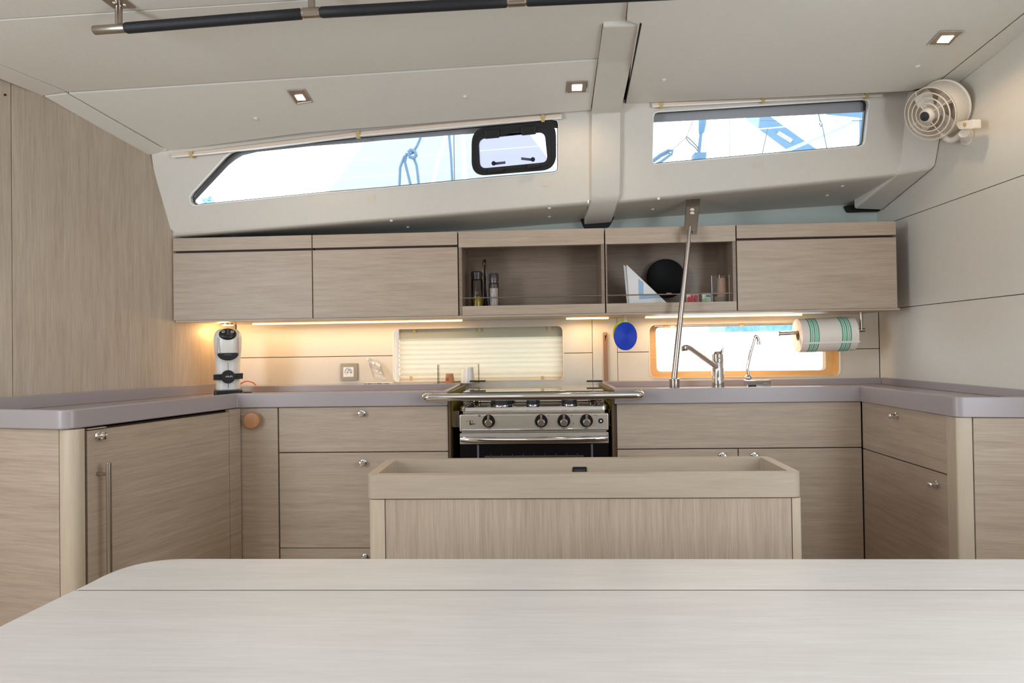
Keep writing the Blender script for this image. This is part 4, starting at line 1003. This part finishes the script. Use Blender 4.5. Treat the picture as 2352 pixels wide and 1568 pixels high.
obj('disc', lathe(nb(), c2_, nt_, [(.046, 0), (.0485, .002), (.0485, .006), (.046, .0075), (.01, .0075)], 48), M_lime, t, angle=40)
bm = nb(); h1 = c2_ + V((.002, 0, .046)); tube(bm, [h1, h1 + V((.001, -.006, .008)), h1 + V((.004, -.008, .014))], .0016, 8); obj('loop', bm, M_lime, t, angle=60)
hk = V((c_.x + .002, 2.262, ZCAB - .0072))
t = obj('white_hook', tube(nb(), [hk, hk + V((0, 0, -.008)), hk + V((.003, -.006, -.014)), hk + V((.001, -.011, -.018)), hk + V((-.002, -.014, -.014))], .0017, 8), M_white, label='tiny white hook holding the blue and yellow trivets', cat='hook', angle=60)
pts = [Yp(x, y, 2.436) for x, y in ((1387.5, 874), (1397.5, 874), (1395, 800), (1394.5, 763), (1385, 763), (1386, 800))]
slot = [Yp(x, y, 2.436) for x, y in ((1387, 770), (1392.5, 770), (1392.5, 765), (1387, 765))]
t = thing('wooden_spatula', 'long flat brown spatula leaning upright between the two low windows', 'spatula', pts[0])
obj('handle', prism(nb(), pts, (0, .006, 0), [slot]), mat('brown_beech', (150, 112, 84), .5), t, bevel=.001)

# ================================================================== SOCKET
so = [Yp(x, y, YB - .009) for x, y in ((782, 874), (821.5, 873), (821, 834), (782, 834.5))]
t = thing('wall_socket', 'white power socket in a brown metallic frame on the back wall', 'socket', so[0])
si = [Yp(x, y, YB - .009) for x, y in ((788.5, 865.5), (812, 865), (812, 842.5), (788.5, 843))]
obj('frame', prism(nb(), rounded(so, .003), (0, .0088, 0), [si]), mat('taupe_metal', (142, 124, 102), .35, .5), t, bevel=.002, seg=3)
cs = sum(si, V()) / 4
obj('insert', prism(nb(), si, (0, .006, 0), [[cs + V((.0165 * math.cos(2*math.pi*k/32), 0, .0165 * math.sin(2*math.pi*k/32))) for k in range(32)]]), M_white, t)
obj('well', lathe(nb(), cs + V((0, .0085, 0)), (0, -1, 0), [(.0164, 0), (.0164, .0022), (.015, .0024)], 32), M_white, t)
for dx in (-.0055, .0085): obj('hole', lathe(nb(), cs + V((dx, .0062, -.002)), (0, -1, 0), [(.0022, 0), (.0022, .0003)], 14), M_blackm, t)
obj('earth_pin', cyl(nb(), cs + V((.0015, .0062, .008)), cs + V((.0015, -.003, .008)), .0022), M_chrome, t)

# ================================================================== THINGS ON THE LEDGE
ZL = ZT + .002
t = thing('striped_packet', 'flat packet with a black and white striped edge on the ledge', 'packet', Yp(868, 876, 2.41))
a, b = Yp(836, 876, 2.405), Yp(899, 873, 2.405)
obj('wrapper', B(a.x, b.x, 2.392, 2.44, ZL, ZL + .006), M_paper, t)
random.seed(3); x = a.x + .002
while x < b.x - .003:
    w_ = random.choice((.0013, .0020, .0028)); obj('printed_bar', B(x, x + w_, 2.3914, 2.3922, ZL + .0008, ZL + .0054), M_mark, t); x += w_ + random.choice((.0014, .0018, .0026))
M_film = None
def film_mat():
    m, tt, b = nodes('clear_film'); N = tt.nodes; L = tt.links; N.remove(b)
    tr = N.new('ShaderNodeBsdfTransparent'); g = N.new('ShaderNodeBsdfGlossy'); g.inputs['Roughness'].default_value = .15
    d = N.new('ShaderNodeBsdfDiffuse'); d.inputs[0].default_value = (.9, .9, .9, 1)
    m1 = N.new('ShaderNodeMixShader'); m1.inputs[0].default_value = .5; L.new(g.outputs[0], m1.inputs[1]); L.new(d.outputs[0], m1.inputs[2])
    m2 = N.new('ShaderNodeMixShader'); m2.inputs[0].default_value = .36; L.new(tr.outputs[0], m2.inputs[1]); L.new(m1.outputs[0], m2.inputs[2])
    L.new(m2.outputs[0], N['Material Output'].inputs[0]); return m
M_film = film_mat()
fp = [(843, 823, 2.425), (851, 822, 2.415), (862, 829, 2.42), (875, 836, 2.425), (868, 850, 2.40), (884, 864, 2.405), (892, 871, 2.41), (880, 872, 2.41), (859, 872, 2.415), (852, 850, 2.405), (861, 846, 2.44), (872, 858, 2.435)]
fq = [Yp(*p) for p in fp]
bm = nb(); vs = [bm.verts.new(p) for p in fq]
for f in ((0, 1, 2), (0, 2, 9), (2, 3, 4), (2, 4, 9), (9, 4, 8), (4, 5, 7), (4, 7, 8), (5, 6, 7), (3, 11, 5), (2, 10, 3), (9, 10, 2), (10, 11, 3), (11, 6, 5)): face(bm, [vs[i] for i in f])
o = obj('plastic_bag', bm, M_film, label='crumpled clear plastic bag standing on the striped packet', cat='bag', angle=10)
o.modifiers.new('thick', 'SOLIDIFY').thickness = .0006
# clear rack with two cups
a, b = Yp(1009, 875, 2.43), Yp(1101, 833, 2.43)
t = thing('acrylic_rack', 'clear acrylic holder standing round the two cups', 'holder', ((a.x + b.x) / 2, 2.415, ZL))
obj('panel', prism(nb(), rounded([(a.x, 2.441, ZL), (b.x, 2.441, ZL), (b.x, 2.441, b.z), (a.x, 2.441, b.z)], [0, 0, .008, .008]), (0, .002, 0)), M_clear, t)
obj('side', B(a.x, a.x + .0018, 2.39, 2.44, ZL, b.z - .004), M_clear, t)
obj('side', B(b.x - .0018, b.x, 2.39, 2.44, ZL, b.z - .004), pane_mat('amber_edge', (.86, .76, .58), 1.1), t)
q = Yp(1033, 875, 2.41)
t = thing('kraft_cup', 'small upturned brown paper cup with a red print', 'cup', (q.x, 2.41, ZL), 'cups on the ledge')
cp_ = obj('body', lathe(nb(), (q.x, 2.41, ZL), (0, 0, 1), [(.0185, 0), (.0185, .001), (.0148, .034), (.0148, .0365), (.0125, .038), (.001, .0375)], 32), mat('kraft_paper', (180, 132, 92), .8), t, angle=40)
obj('printed_label', B(q.x - .0115, q.x - .001, 2.3925, 2.3935, ZL + .009, ZL + .022), mat('red_print', (196, 80, 66), .7), t)
q = Yp(1076, 875, 2.415)
t = thing('white_cup_stack', 'tall upturned stack of white cups beside the brown cup', 'cup', (q.x, 2.415, ZL), 'cups on the ledge')
obj('cup', lathe(nb(), (q.x, 2.415, ZL), (0, 0, 1), [(.0235, 0), (.0235, .012), (.0225, .012), (.0205, .048), (.0195, .061), (.018, .0625), (.001, .062)], 32), M_white, t, angle=40)
obj('cup', lathe(nb(), (q.x - .009, 2.422, ZL), (0, 0, 1), [(.022, 0), (.0185, .052), (.017, .054), (.001, .054)], 32), M_paper, t, angle=40)
# red cable
pts = [Yp(x, y, 2.40) for x, y in ((553, 881), (560, 877), (567, 875), (574, 876), (582, 879), (588, 884))]
obj('red_cable', tube(nb(), pts, .0021, 10), mat('red_rubber', (206, 52, 16), .5), label='bit of red cable beside the coffee machine', cat='cable', angle=60)

# ================================================================== COFFEE MACHINE
mc = Yp(524, 850, 2.19); mc.z = ZS; mf = V((-mc.x, -mc.y, 0)).normalized()       # faces the room
mr = V((-mf.y, mf.x, 0)); MX = Matrix((mr, -mf, V((0, 0, 1)))).transposed().to_4x4(); MX.translation = mc
def zat(y): return Yp(524, y, 2.19).z - ZS
t = thing('coffee_machine', 'white capsule coffee machine with black round holder in the left corner', 'coffee machine', mc)
def sec(hw, yf, yb, z, seg=28, p=2.6):
    pts = []
    for i in range(seg):
        a = 2 * math.pi * i / seg; c, s = math.cos(a), math.sin(a)
        x = hw * abs(c) ** (2 / p) * (1 if c > 0 else -1); y = abs(s) ** (2 / p) * (1 if s > 0 else -1)
        y = (yf + yb) / 2 + y * (yb - yf) / 2
        pts.append(MX @ V((x, y, z)))
    return pts
zt0 = zat(754); zm = zat(814)
prof = [(.0445, -.005, .075, .02), (.0445, -.005, .075, zat(850)), (.0455, -.006, .076, zat(832)), (.047, -.010, .078, zm - .002), (.0485, -.040, .080, zm + .006), (.0505, -.046, .082, zat(790)), (.0505, -.046, .082, zat(776)), (.046, -.038, .078, zat(764)), (.036, -.020, .066, zat(757)), (.018, .0, .045, zt0)]
prof = [(h * .92, a, b, z) for h, a, b, z in prof]
obj('body', loft(nb(), [sec(*p) for p in prof]), M_white, t, angle=50)
# black face with two eye-like buttons
def fd(x, z, y): return MX @ V((x, y, z))
fcn = (MX.to_3x3() @ V((0, -.78, .62))).normalized()
fo = MX @ V((0, -.0365, zat(767)))
fa = obj('control_face', lathe(nb(), fo, fcn, [(.0285, -.006), (.0285, .001), (.026, .004), (.015, .007), (.001, .008)], 32, 1.0, .82), M_black, t, angle=50)
e1f, e2f, _ = basis(fcn)
hr = MX.to_3x3() @ V((1, 0, 0)); hu = hr.cross(fcn); hu = hu if hu.z > 0 else -hu
for sx in (-.0145, .0145):
    bt = obj('round_button', lathe(nb(), fo + hr * sx + hu * .004 + fcn * .0055, fcn, [(.0055, 0), (.0053, .002), (.0035, .0024)], 20), mat('pale_green_button', (176, 190, 170), .4), fa)
    obj('button_centre', lathe(nb(), fo + hr * sx + hu * .004 + fcn * .0078, fcn, [(.0026, 0), (.0024, .0008)], 14), M_black, bt)
obj('lever_strip', prism(nb(), [fo + hr * x + hu * z + fcn * .0082 for x, z in ((-.003, -.012), (.004, -.013), (.0035, .018), (-.0035, .018))], fcn * .0015), mat('charcoal_lever', (70, 68, 78), .35), fa, bevel=.0005)
# dark spout under the head
half = [(math.cos(a), math.sin(a)) for a in [math.pi + math.pi * i / 16 for i in range(17)]]
zz = zat(812)
bm = nb(); prism(bm, [fd(.0345 * c, zz + .024 * s, -.0465) for c, s in half], MX.to_3x3() @ V((0, .045, 0))); obj('spout_housing', bm, M_black, t, bevel=.002)
obj('spout_slit', prism(nb(), [fd(x, z, -.0472) for x, z in ((-.012, zz - .005), (.012, zz - .005), (.012, zz - .003), (-.012, zz - .003))], MX.to_3x3() @ V((0, .001, 0))), mat('grey_slit', (110, 108, 106), .4), t)
# head cover seams
for sx in (-.034, .034):
    obj('cover_seam', prism(nb(), [fd(sx - .0005, zat(810), -.0445), fd(sx + .0005, zat(810), -.0445), fd(sx + .0005, zat(775), -.0445), fd(sx - .0005, zat(775), -.0445)], MX.to_3x3() @ V((0, .004, 0))), M_mark, t)
obj('front_seam', prism(nb(), [fd(-.0005, .03, -.0060), fd(.0005, .03, -.0060), fd(.0005, zat(828), -.0060), fd(-.0005, zat(828), -.0060)], MX.to_3x3() @ V((0, .003, 0))), M_mark, t)
# holder arm and disc
zh_ = zat(864.5)
obj('holder_band', prism(nb(), rounded([fd(x, z, -.020) for x, z in ((-.048, zh_ - .011), (.048, zh_ - .009), (.049, zh_ + .011), (-.048, zh_ + .009))], .002), MX.to_3x3() @ V((0, .04, 0))), M_black, t, bevel=.002)
hd_ = obj('cup_holder', lathe(nb(), MX @ V((0, -.018, zh_)), -(MX.to_3x3() @ V((0, 1, 0))), [(.0235, 0), (.0235, .012), (.022, .014), (.001, .0145)], 36), M_black, t, angle=40)
text('lettering', 'KRUPS', .0078, MX @ V((.003, -.0332, zh_ + .001)), hr, (0, 0, 1), M_white, hd_)
obj('drip_tray', prism(nb(), rounded([MX @ V((x, y, 0)) for x, y in ((-.046, -.07), (.046, -.07), (.048, .08), (-.048, .08))], .012), (0, 0, .024)), M_black, t, bevel=.003)
obj('side_tray', prism(nb(), rounded([MX @ V((x, y, 0)) for x, y in ((.05, -.03), (.078, -.03), (.078, .05), (.05, .05))], .006), (0, 0, .014)), M_black, t, bevel=.003)

# ================================================================== ON THE OPEN SHELVES
def at_shelf(x, y, yv): p = Yp(x, y, yv); return V((p.x, yv, ZSH))
hgt = lambda x, y, yv: Yp(x, y, yv).z - ZSH
q = at_shelf(1096, 690, 2.275)
t = thing('oil_bottle', 'glass oil bottle with dark cap on the left shelf bay', 'bottle', q)
H = hgt(1096, 642, 2.275); HT = hgt(1096, 624, 2.275)
obj('glass', lathe(nb(), q, (0, 0, 1), [(.020, 0), (.0212, .004), (.0212, H - .004), (.019, H)], 28), M_glassv, t, angle=40)
obj('oil', lathe(nb(), q + V((0, 0, .003)), (0, 0, 1), [(.0185, 0), (.0185, hgt(1096, 684, 2.275)), (.001, hgt(1096, 684, 2.275))], 28), M_oil, t)
obj('cap', lathe(nb(), q + V((0, 0, H)), (0, 0, 1), [(.0205, 0), (.0205, .012), (.0218, .0125), (.0218, HT - H - .004), (.018, HT - H), (.001, HT - H)], 28), mat('dark_cap', (58, 50, 50), .3, .3), t, angle=40)
q = at_shelf(1135, 690, 2.29)
t = thing('salt_shaker', 'glass salt shaker with grey cap on the left shelf bay', 'shaker', q)
H = hgt(1135, 650, 2.29); HT = hgt(1135, 628, 2.29)
obj('glass', lathe(nb(), q, (0, 0, 1), [(.0165, 0), (.0178, .004), (.0178, H - .004), (.0165, H)], 28), M_glassv, t, angle=40)
obj('salt', lathe(nb(), q + V((0, 0, .003)), (0, 0, 1), [(.0155, 0), (.0155, hgt(1135, 664, 2.29)), (.001, hgt(1135, 664, 2.29))], 28), mat('salt', (216, 206, 200), .9), t)
obj('cap', lathe(nb(), q + V((0, 0, H)), (0, 0, 1), [(.016, 0), (.016, .008), (.018, .009), (.018, HT - H - .004), (.015, HT - H), (.001, HT - H)], 28), mat('grey_cap', (92, 86, 88), .25, .5), t, angle=40)
q = at_shelf(1114, 690, 2.30); hh = hgt(1114, 600, 2.30)
t = thing('cruet_stand', 'dark cruet stand with a tall slim handle between bottle and shaker', 'stand', q)
obj('base', prism(nb(), rounded([(q.x - .030, 2.285, ZSH), (q.x + .026, 2.285, ZSH), (q.x + .026, 2.325, ZSH), (q.x - .030, 2.325, ZSH)], .01), (0, 0, .0), ) if 0 else lathe(nb(), q + V((0, .025, 0)), (0, 0, 1), [(.022, 0), (.010, .03), (.0055, .06), (.0045, hh - .01)], 20), M_black, t, angle=60)
for sx in (-.009, .007): obj('handle', tube(nb(), [V((q.x + sx * 1.3, 2.30, ZSH + .06)), V((q.x + sx, 2.30, ZSH + hh * .7)), V((q.x + sx * .6, 2.30, ZSH + hh)), V((q.x, 2.31, ZSH + hh + .003))], .0019, 8), M_steel, t, angle=60)
obj('finial', lathe(nb(), V((q.x, 2.31, ZSH + hh - .002)), (0, 0, 1), [(.004, 0), (.0065, .005), (.004, .010), (.001, .011)], 16), M_black, t, angle=60)
# napkins
M_nap = mat('napkin_white', (226, 224, 224), .8); M_blu = mat('pale_blue_print', (150, 180, 208), .8, noise=.25, scale=250)
t = thing('folded_napkins', 'white napkins with pale blue print folded to a triangle', 'napkins', at_shelf(1480, 690, 2.27))
zb0 = lambda x, y, yv: Yp(x, y, yv)
def npg(pts, yv): return [Yp(x, y, yv) for x, y in pts]
obj('napkin', prism(nb(), npg(((1439, 607), (1541, 704), (1446, 708), (1443, 660)), 2.262), (0, .005, 0)), M_nap, t, bevel=.001)
obj('napkin', prism(nb(), npg(((1432, 608), (1440, 612), (1530, 704), (1441, 708), (1437, 660)), 2.272), (0, .005, 0)), M_nap, t, bevel=.001)
obj('printed_band', prism(nb(), npg(((1466, 640), (1478, 648), (1478, 676), (1467, 676)), 2.2618), (0, .0005, 0)), M_blu, t)
obj('printed_band', prism(nb(), npg(((1468, 677), (1512, 677), (1519, 684), (1468, 687)), 2.2618), (0, .0005, 0)), M_blu, t)
# black plate leaning on the back
q = Yp(1529, 640, 2.375)
t = thing('black_plate', 'round black plate leaning at the back of the right shelf bay', 'plate', q)
obj('plate', lathe(nb(), q, (0, -1, .08), [(.001, 0), (.066, 0), (.0735, .004), (.0745, .007), (.073, .008), (.069, .005), (.001, .004)], 56), mat('black_glaze', (8, 8, 9), .5, **{'Specular_IOR_Level': .12}), t, angle=40)
obj('rim_line', tube(nb(), [q + V((0, -.0075, 0)) + V((.0742 * math.cos(2*math.pi*k/56), 0.0742 * math.sin(2*math.pi*k/56) * -.0, .0742 * math.sin(2*math.pi*k/56))) + V((0, .08 * .0742 * math.sin(2*math.pi*k/56), 0)) for k in range(56)], .0009, 6, closed=True), M_steel, t, angle=60)
for k in range(6): obj('printed_letter', B(q.x + .000 + k * .0032, q.x + .0023 + k * .0032, 2.3655, 2.3660, q.z - .0585, q.z - .0545), M_white, t)
# packets
def packet(name, label, px, yv, m, tilt):
    p = at_shelf((px[0] + px[2]) / 2, 690, yv); a = Yp(px[0], px[1], yv); b = Yp(px[2], px[3], yv)
    t = thing(name, label, 'packet', p, 'sachets on the shelf'); w_ = b.x - a.x
    bm = nb(); box(bm, -w_ / 2, w_ / 2, -.004, .004, 0, a.z - ZSH); M_ = Matrix.Translation(p) @ Matrix.Rotation(math.radians(tilt), 4, 'Z') @ Matrix.Rotation(math.radians(-6), 4, 'X'); bm.transform(M_)
    obj('wrapper', bm, m, t, bevel=.002); return t, p, a.z, w_
t, p, za_, w_ = packet('red_packet', 'small red and white sachet on the right shelf bay', (1577, 674, 1605, 690), 2.27, mat('white_sachet', (226, 196, 196), .5), 0)
obj('red_print', prism(nb(), npg(((1579, 700), (1596, 700), (1591, 676), (1579, 683)), 2.262), (0, .0012, 0)), mat('crimson', (176, 20, 36), .5), t)
obj('red_print', prism(nb(), npg(((1599, 700), (1604, 700), (1603, 677), (1595, 677)), 2.262), (0, .0012, 0)), mat('crimson_dull', (160, 50, 58), .5), t)
obj('white_oval', lathe(nb(), Yp(1585, 681.5, 2.2615), (0, -1, 0), [(.0035, 0), (.003, .0004)], 18, 1, .7), mat('pink_print', (220, 130, 136), .5), t)
t, p, za_, w_ = packet('green_sachet', 'crumpled white and green sachet between red packet and saucers', (1613, 672, 1634, 690), 2.265, mat('white_green_sachet', (200, 206, 196), .5), 4)
obj('green_print', prism(nb(), npg(((1614, 700), (1628, 700), (1622, 684), (1614, 686)), 2.2575), (0, .0012, 0)), mat('soft_green', (140, 168, 124), .6), t)
obj('blue_print', prism(nb(), npg(((1622, 681), (1632, 681), (1631, 678), (1623, 677)), 2.2575), (0, .0012, 0)), mat('soft_navy', (84, 100, 130), .6), t)
# saucers with cup in a clear holder
q = at_shelf(1659, 690, 2.285)
t = thing('saucer_stack', 'stack of small cream saucers at the right of the shelf bay', 'saucers', q)
for k in range(9):
    obj('saucer', lathe(nb(), q + V((0, 0, k * .0052)), (0, 0, 1), [(.020, 0), (.0275, .0028), (.0275, .0038), (.020, .0032), (.001, .0032)], 32), mat('saucer_cream', (214, 194, 172), .4) if k == 0 else bpy.data.materials['saucer_cream'], t, angle=40)
q2 = q + V((0, 0, 9 * .0052)); hc = hgt(1659, 639, 2.285) - 9 * .0052
t = thing('beige_cup', 'upturned beige paper cup on top of the saucer stack', 'cup', q2)
obj('cup', lathe(nb(), q2, (0, 0, 1), [(.0185, 0), (.0155, hc - .003), (.0165, hc - .003), (.0165, hc), (.001, hc)], 28), mat('beige_paper', (196, 158, 132), .7), t, angle=40)
a, b = Yp(1632, 690, 2.262), Yp(1672, 632, 2.262)
t = thing('clear_holder', 'clear plastic holder round cup and saucers', 'holder', (a.x, 2.262, ZSH))
x1_ = Yp(1649, 650, 2.262).x
obj('edge_strip', B(a.x, a.x + .0016, 2.245, 2.247, ZSH, b.z - .002), M_white, t)
obj('edge_strip', B(x1_, x1_ + .0014, 2.245, 2.247, Yp(1649, 640, 2.262).z, b.z), M_white, t)
obj('edge_strip', B(b.x - .002, b.x - .0006, 2.245, 2.247, ZSH, b.z), M_white, t)
obj('panel', B(a.x, b.x, 2.2475, 2.2485, ZSH, b.z - .003), M_clear, t)

# ================================================================== PLEATED BLIND IN THE LEFT LOW WINDOW
def blind_mat():
    m, tt, b = nodes('pleated_blind_cloth'); N = tt.nodes; L = tt.links; N.remove(b)
    col = lin((240, 228, 206))
    d = N.new('ShaderNodeBsdfDiffuse'); d.inputs[0].default_value = col
    tl = N.new('ShaderNodeBsdfTranslucent'); tl.inputs[0].default_value = col
    mx = N.new('ShaderNodeMixShader'); mx.inputs[0].default_value = .85
    L.new(d.outputs[0], mx.inputs[1]); L.new(tl.outputs[0], mx.inputs[2]); L.new(mx.outputs[0], N['Material Output'].inputs[0]); return m
yb0 = 2.485
zb_0, zb_1 = Yp(1100, 873, yb0).z, Yp(1100, 775, yb0).z
xb_0, xb_1 = Yp(916, 820, yb0).x, Yp(1294, 820, yb0).x + .01
t = thing('pleated_blind', 'lowered cream pleated blind in the low window behind the cooker', 'blind', ((xb_0 + xb_1) / 2, yb0, zb_0))
n_ = 9; bm = nb(); rows = []
for k in range(2 * n_ + 1):
    z = zb_0 + (zb_1 - zb_0) * k / (2 * n_); y = yb0 + (.009 if k % 2 else -.004)
    rows.append((bm.verts.new((xb_0 + (.003 if k % 2 else 0), y, z)), bm.verts.new((xb_1, y, z))))
for a, b in zip(rows, rows[1:]): face(bm, [a[0], a[1], b[1], b[0]])
obj('pleated_cloth', bm, blind_mat(), t, angle=5)
za2 = Yp(1100, 757, yb0).z
obj('head_cloth', B(xb_0 + .002, xb_1, yb0, yb0 + .002, zb_1, za2 + .02), cloth_mat('head_cloth', (196, 194, 178), .35), t)
obj('bottom_bar', B(xb_0, xb_1, yb0 - .008, yb0 + .008, zb_0 - .012, zb_0), M_cream, t, bevel=.002)
for x, y in ((951, 758), (1101, 756), (1262, 753), (944, 869), (1246, 869)):
    p = Yp(x, y, yb0 - .012); obj('strap', B(p.x - .006, p.x + .006, yb0 - .012, yb0 - .011, p.z - .008, p.z + .009), M_tan, t)

# ================================================================== OUTSIDE
ZDK = 1.60
obj('side_deck', B(-2.2, 2.2, 2.52, 4.2, ZDK - .04, ZDK), mat('pale_deck', (226, 228, 226), .7), kind='structure', label='pale side deck outside the long windows')
def tb(pts, yv, r): return tube(nb(), [Yp(x, y, yv) for x, y in pts], r, 8)
M_rope = mat('blue_grey_rope', (92, 120, 146), .8, noise=.2, scale=200); M_wire = mat('wire', (84, 96, 106), .5)
M_wht = mat('white_enamel', (214, 222, 228), .4); M_bluebag = mat('blue_canvas', (88, 122, 150), .8, noise=.15, scale=30)
M_sail = cloth_mat('grey_blue_canvas', (190, 192, 194), .3)
S = [Yp(x, y, 3.5) for x, y in ((725, 480), (855, 300), (1000, 270), (1188, 270), (1262, 368), (1400, 590), (650, 590))]
obj('sail_cover', prism(nb(), S, (0, .01, 0)), M_sail, label='pale grey-blue canvas seen through the long left window', cat='canvas')
for k, (pp, yv, r, m, lb) in enumerate((
    (((966, 316), (958, 335), (947, 352)), 3.0, .0065, M_rope, 'blue-grey rope running up from the knot outside the left window'),
    (((941, 352), (928, 360), (919, 385), (917, 436), (916, 535)), 3.0, .0065, M_rope, 'left hanging loop of the knotted rope outside the window'),
    (((934, 352), (930, 372), (937, 400), (946, 436), (960, 535)), 3.0, .0065, M_rope, 'middle hanging strand of the knotted rope outside the window'),
    (((950, 362), (957, 380), (960, 405), (963, 436), (968, 535)), 3.0, .0065, M_rope, 'right hanging strand of the knotted rope outside the window'),
    (((1031, 306), (1036, 360), (1039, 420), (1044, 545)), 3.1, .006, M_rope, 'straight blue rope right of the slanting white strut outside'),
    (((1042.5, 306), (1044, 420), (1046, 545)), 3.1, .0025, M_wire, 'thin dark wire beside the straight blue rope outside'))):
    obj('rope' if m is M_rope else 'wire', tb(pp, yv, r), m, label=lb, cat='rope' if m is M_rope else 'wire', angle=60)
kn = [Yp(x, y, 2.99) for x, y in ((938, 350), (944, 344), (953, 348), (956, 357), (950, 363), (941, 360), (939, 353), (947, 350))]
obj('rope_knot', tube(nb(), kn, .009, 10), M_rope, label='knot in the blue-grey rope outside the left window', cat='knot', angle=60)
obj('strut', tb(((1025, 306), (1008, 365), (994, 420), (960, 553)), 3.2, .010, ), M_wht, label='slanting white strut outside the left window', cat='strut', angle=60)
obj('post', tb(((1062, 300), (1065, 350), (1068, 420), (1073, 555)), 3.2, .012), M_wht, label='upright white post outside the left window beside the port', cat='post', angle=60)
for pp, yv, r, lb in ((((480, 398), (650, 381), (813, 369), (1000, 355), (1085, 348), (1290, 331)), 3.4, .0022, 'upper white lifeline across the left window'),
                  (((470, 416), (720, 414), (900, 401), (1090, 384)), 3.4, .0022, 'lower white lifeline across the left window')):
    obj('lifeline', tb(pp, yv, r), M_wht, label=lb, cat='wire', angle=60)
# far foliage at the left end
random.seed(5); t = thing('distant_tree', 'tiny distant tree at the left tip of the long window', 'tree', Yp(480, 470, 12))
for k in range(14):
    c = Yp(random.uniform(466, 492), random.uniform(452, 472), 12); bm = nb(); bmesh.ops.create_icosphere(bm, subdivisions=1, radius=random.uniform(.03, .06))
    for v in bm.verts: v.co = v.co * random.uniform(.7, 1.3) + c
    obj('foliage', bm, mat('far_leaves', (120, 150, 160), .9) if k == 0 else bpy.data.materials['far_leaves'], t)
# right window
obj('boom', prism(nb(), [Yp(x, y, 3.6) for x, y in ((1722, 262), (1762, 262), (2190, 566), (2137, 566))], (0, .08, 0)), M_bluebag, label='blue canvas band slanting down across the right window', cat='canvas')
t = thing('name_strip', 'white lettered strip fixed on the blue canvas band', 'sign', Yp(1800, 318, 3.59))
obj('strip', prism(nb(), [Yp(x, y, 3.59) for x, y in ((1785, 307), (1790, 301), (1821, 320), (1816, 327))], (0, .006, 0)), M_wht, t)
for k in range(9):
    x = 1791 + k * 2.9; y = 308.5 + k * 1.75
    obj('letter_stroke', prism(nb(), [Yp(x - .5, y + 2.6, 3.589), Yp(x + .5, y + 3, 3.589), Yp(x + 1.4, y - 1.2 + (k % 3) * .5, 3.589), Yp(x + .4, y - 1.6 + (k % 3) * .5, 3.589)], (0, .001, 0)), M_wire, t)
obj('pole', tb(((2000, 263), (1900, 307), (1760, 366), (1290, 556)), 3.2, .009), mat('pale_tube', (158, 176, 184), .4), label='pale tube slanting up to the right outside the right window', cat='pole', angle=60)
t = thing('turnbuckle', 'blue-grey turnbuckle standing outside at the left of the right window', 'rigging', Yp(1606, 360, 3.0))
obj('barrel', tube(nb(), [Yp(x, y, 3.0) for x, y in ((1615, 266), (1613, 285), (1611, 302), (1609, 308))], [.018, .018, .014, .008], 14), M_bluebag, t)
obj('shaft', tb(((1610, 306), (1606, 345), (1598, 520)), 3.0, .008), M_rope, t, angle=60)
obj('foot', B(Yp(1592, 362, 3.0).x, Yp(1620, 362, 3.0).x, 2.97, 3.03, Yp(1606, 366, 3.0).z, Yp(1606, 354, 3.0).z), M_bluebag, t)
t = thing('rope_coil', 'coiled blue-grey rope at the lower left corner of the right window', 'rope', Yp(1522, 365, 3.0))
obj('strand', tb(((1495, 372), (1515, 356), (1535, 345), (1545, 346), (1543, 353), (1520, 370), (1500, 382)), 3.0, .007), M_rope, t, angle=60)
obj('strand', tb(((1500, 372), (1520, 358), (1538, 350)), 3.0, .005), M_rope, t, angle=60)
t = thing('shackle', 'small pin shackle on the cord beside the turnbuckle', 'rigging', Yp(1590, 330, 3.0))
obj('link', tb(((1576, 313), (1585, 320), (1600, 335), (1606, 346)), 3.0, .0028), M_wire, t, angle=60)
obj('link', tb(((1575, 316), (1583, 327), (1596, 338), (1604, 348)), 3.0, .0028), M_wire, t, angle=60)
for pp, r, lb in ((((1592, 276), (1577, 314), (1545, 344)), .0018, 'thin cord from the window top down to the rope coil'),
                  (((1675, 262), (1677, 366), (1681, 548)), .0025, 'upright wire left of the middle of the right window'),
                  (((1764, 293), (1748, 366), (1712, 548)), .0025, 'upright wire just left of the blue canvas band'),
                  (((1888, 285), (1903, 360), (1940, 548)), .0025, 'upright wire right of the blue canvas band'),
                  (((1490, 317), (1600, 304), (1760, 295), (1990, 272)), .0028, 'long white lifeline crossing the right window'),
                  (((1660, 277), (1990, 277)), .0016, 'fine upper wire at the top of the right window')):
    obj('wire', tb(pp, 3.1, r), M_wire if 'white' not in lb else M_wht, label=lb, cat='wire', angle=60)
obj('ladder_strap', prism(nb(), [Yp(x, y, 3.1) for x, y in ((1974, 560), (1984, 560), (1988, 250), (1976, 250))], (0, .01, 0)), M_bluebag, label='dark blue webbing strap at the right edge of the right window', cat='strap')
obj('strap_end', tb(((1880, 262), (1884, 278), (1888, 283), (1886, 292), (1882, 283)), 3.1, .003), M_wire, label='small loop of cord hanging at the top right outside', cat='cord', angle=60)
obj('canopy_edge', prism(nb(), [Yp(x, y, 3.3) for x, y in ((1900, 262), (1990, 270), (1990, 250), (1895, 250))], (0, .01, 0)), M_bluebag, label='corner of a blue canopy at the top right outside', cat='canvas')
# low right window: added blue strip painting in a reflection of water
obj('blue_reflection_strip', prism(nb(), [Yp(x, y, 4.0) for x, y in ((1629, 763), (1830, 759), (1830, 740), (1629, 744))], (0, .05, 0)), mat('speckled_blue', (96, 140, 172), .6, noise=.5, scale=60), label='speckled blue strip painted as a water reflection at the top of the low sink window', cat='reflection')
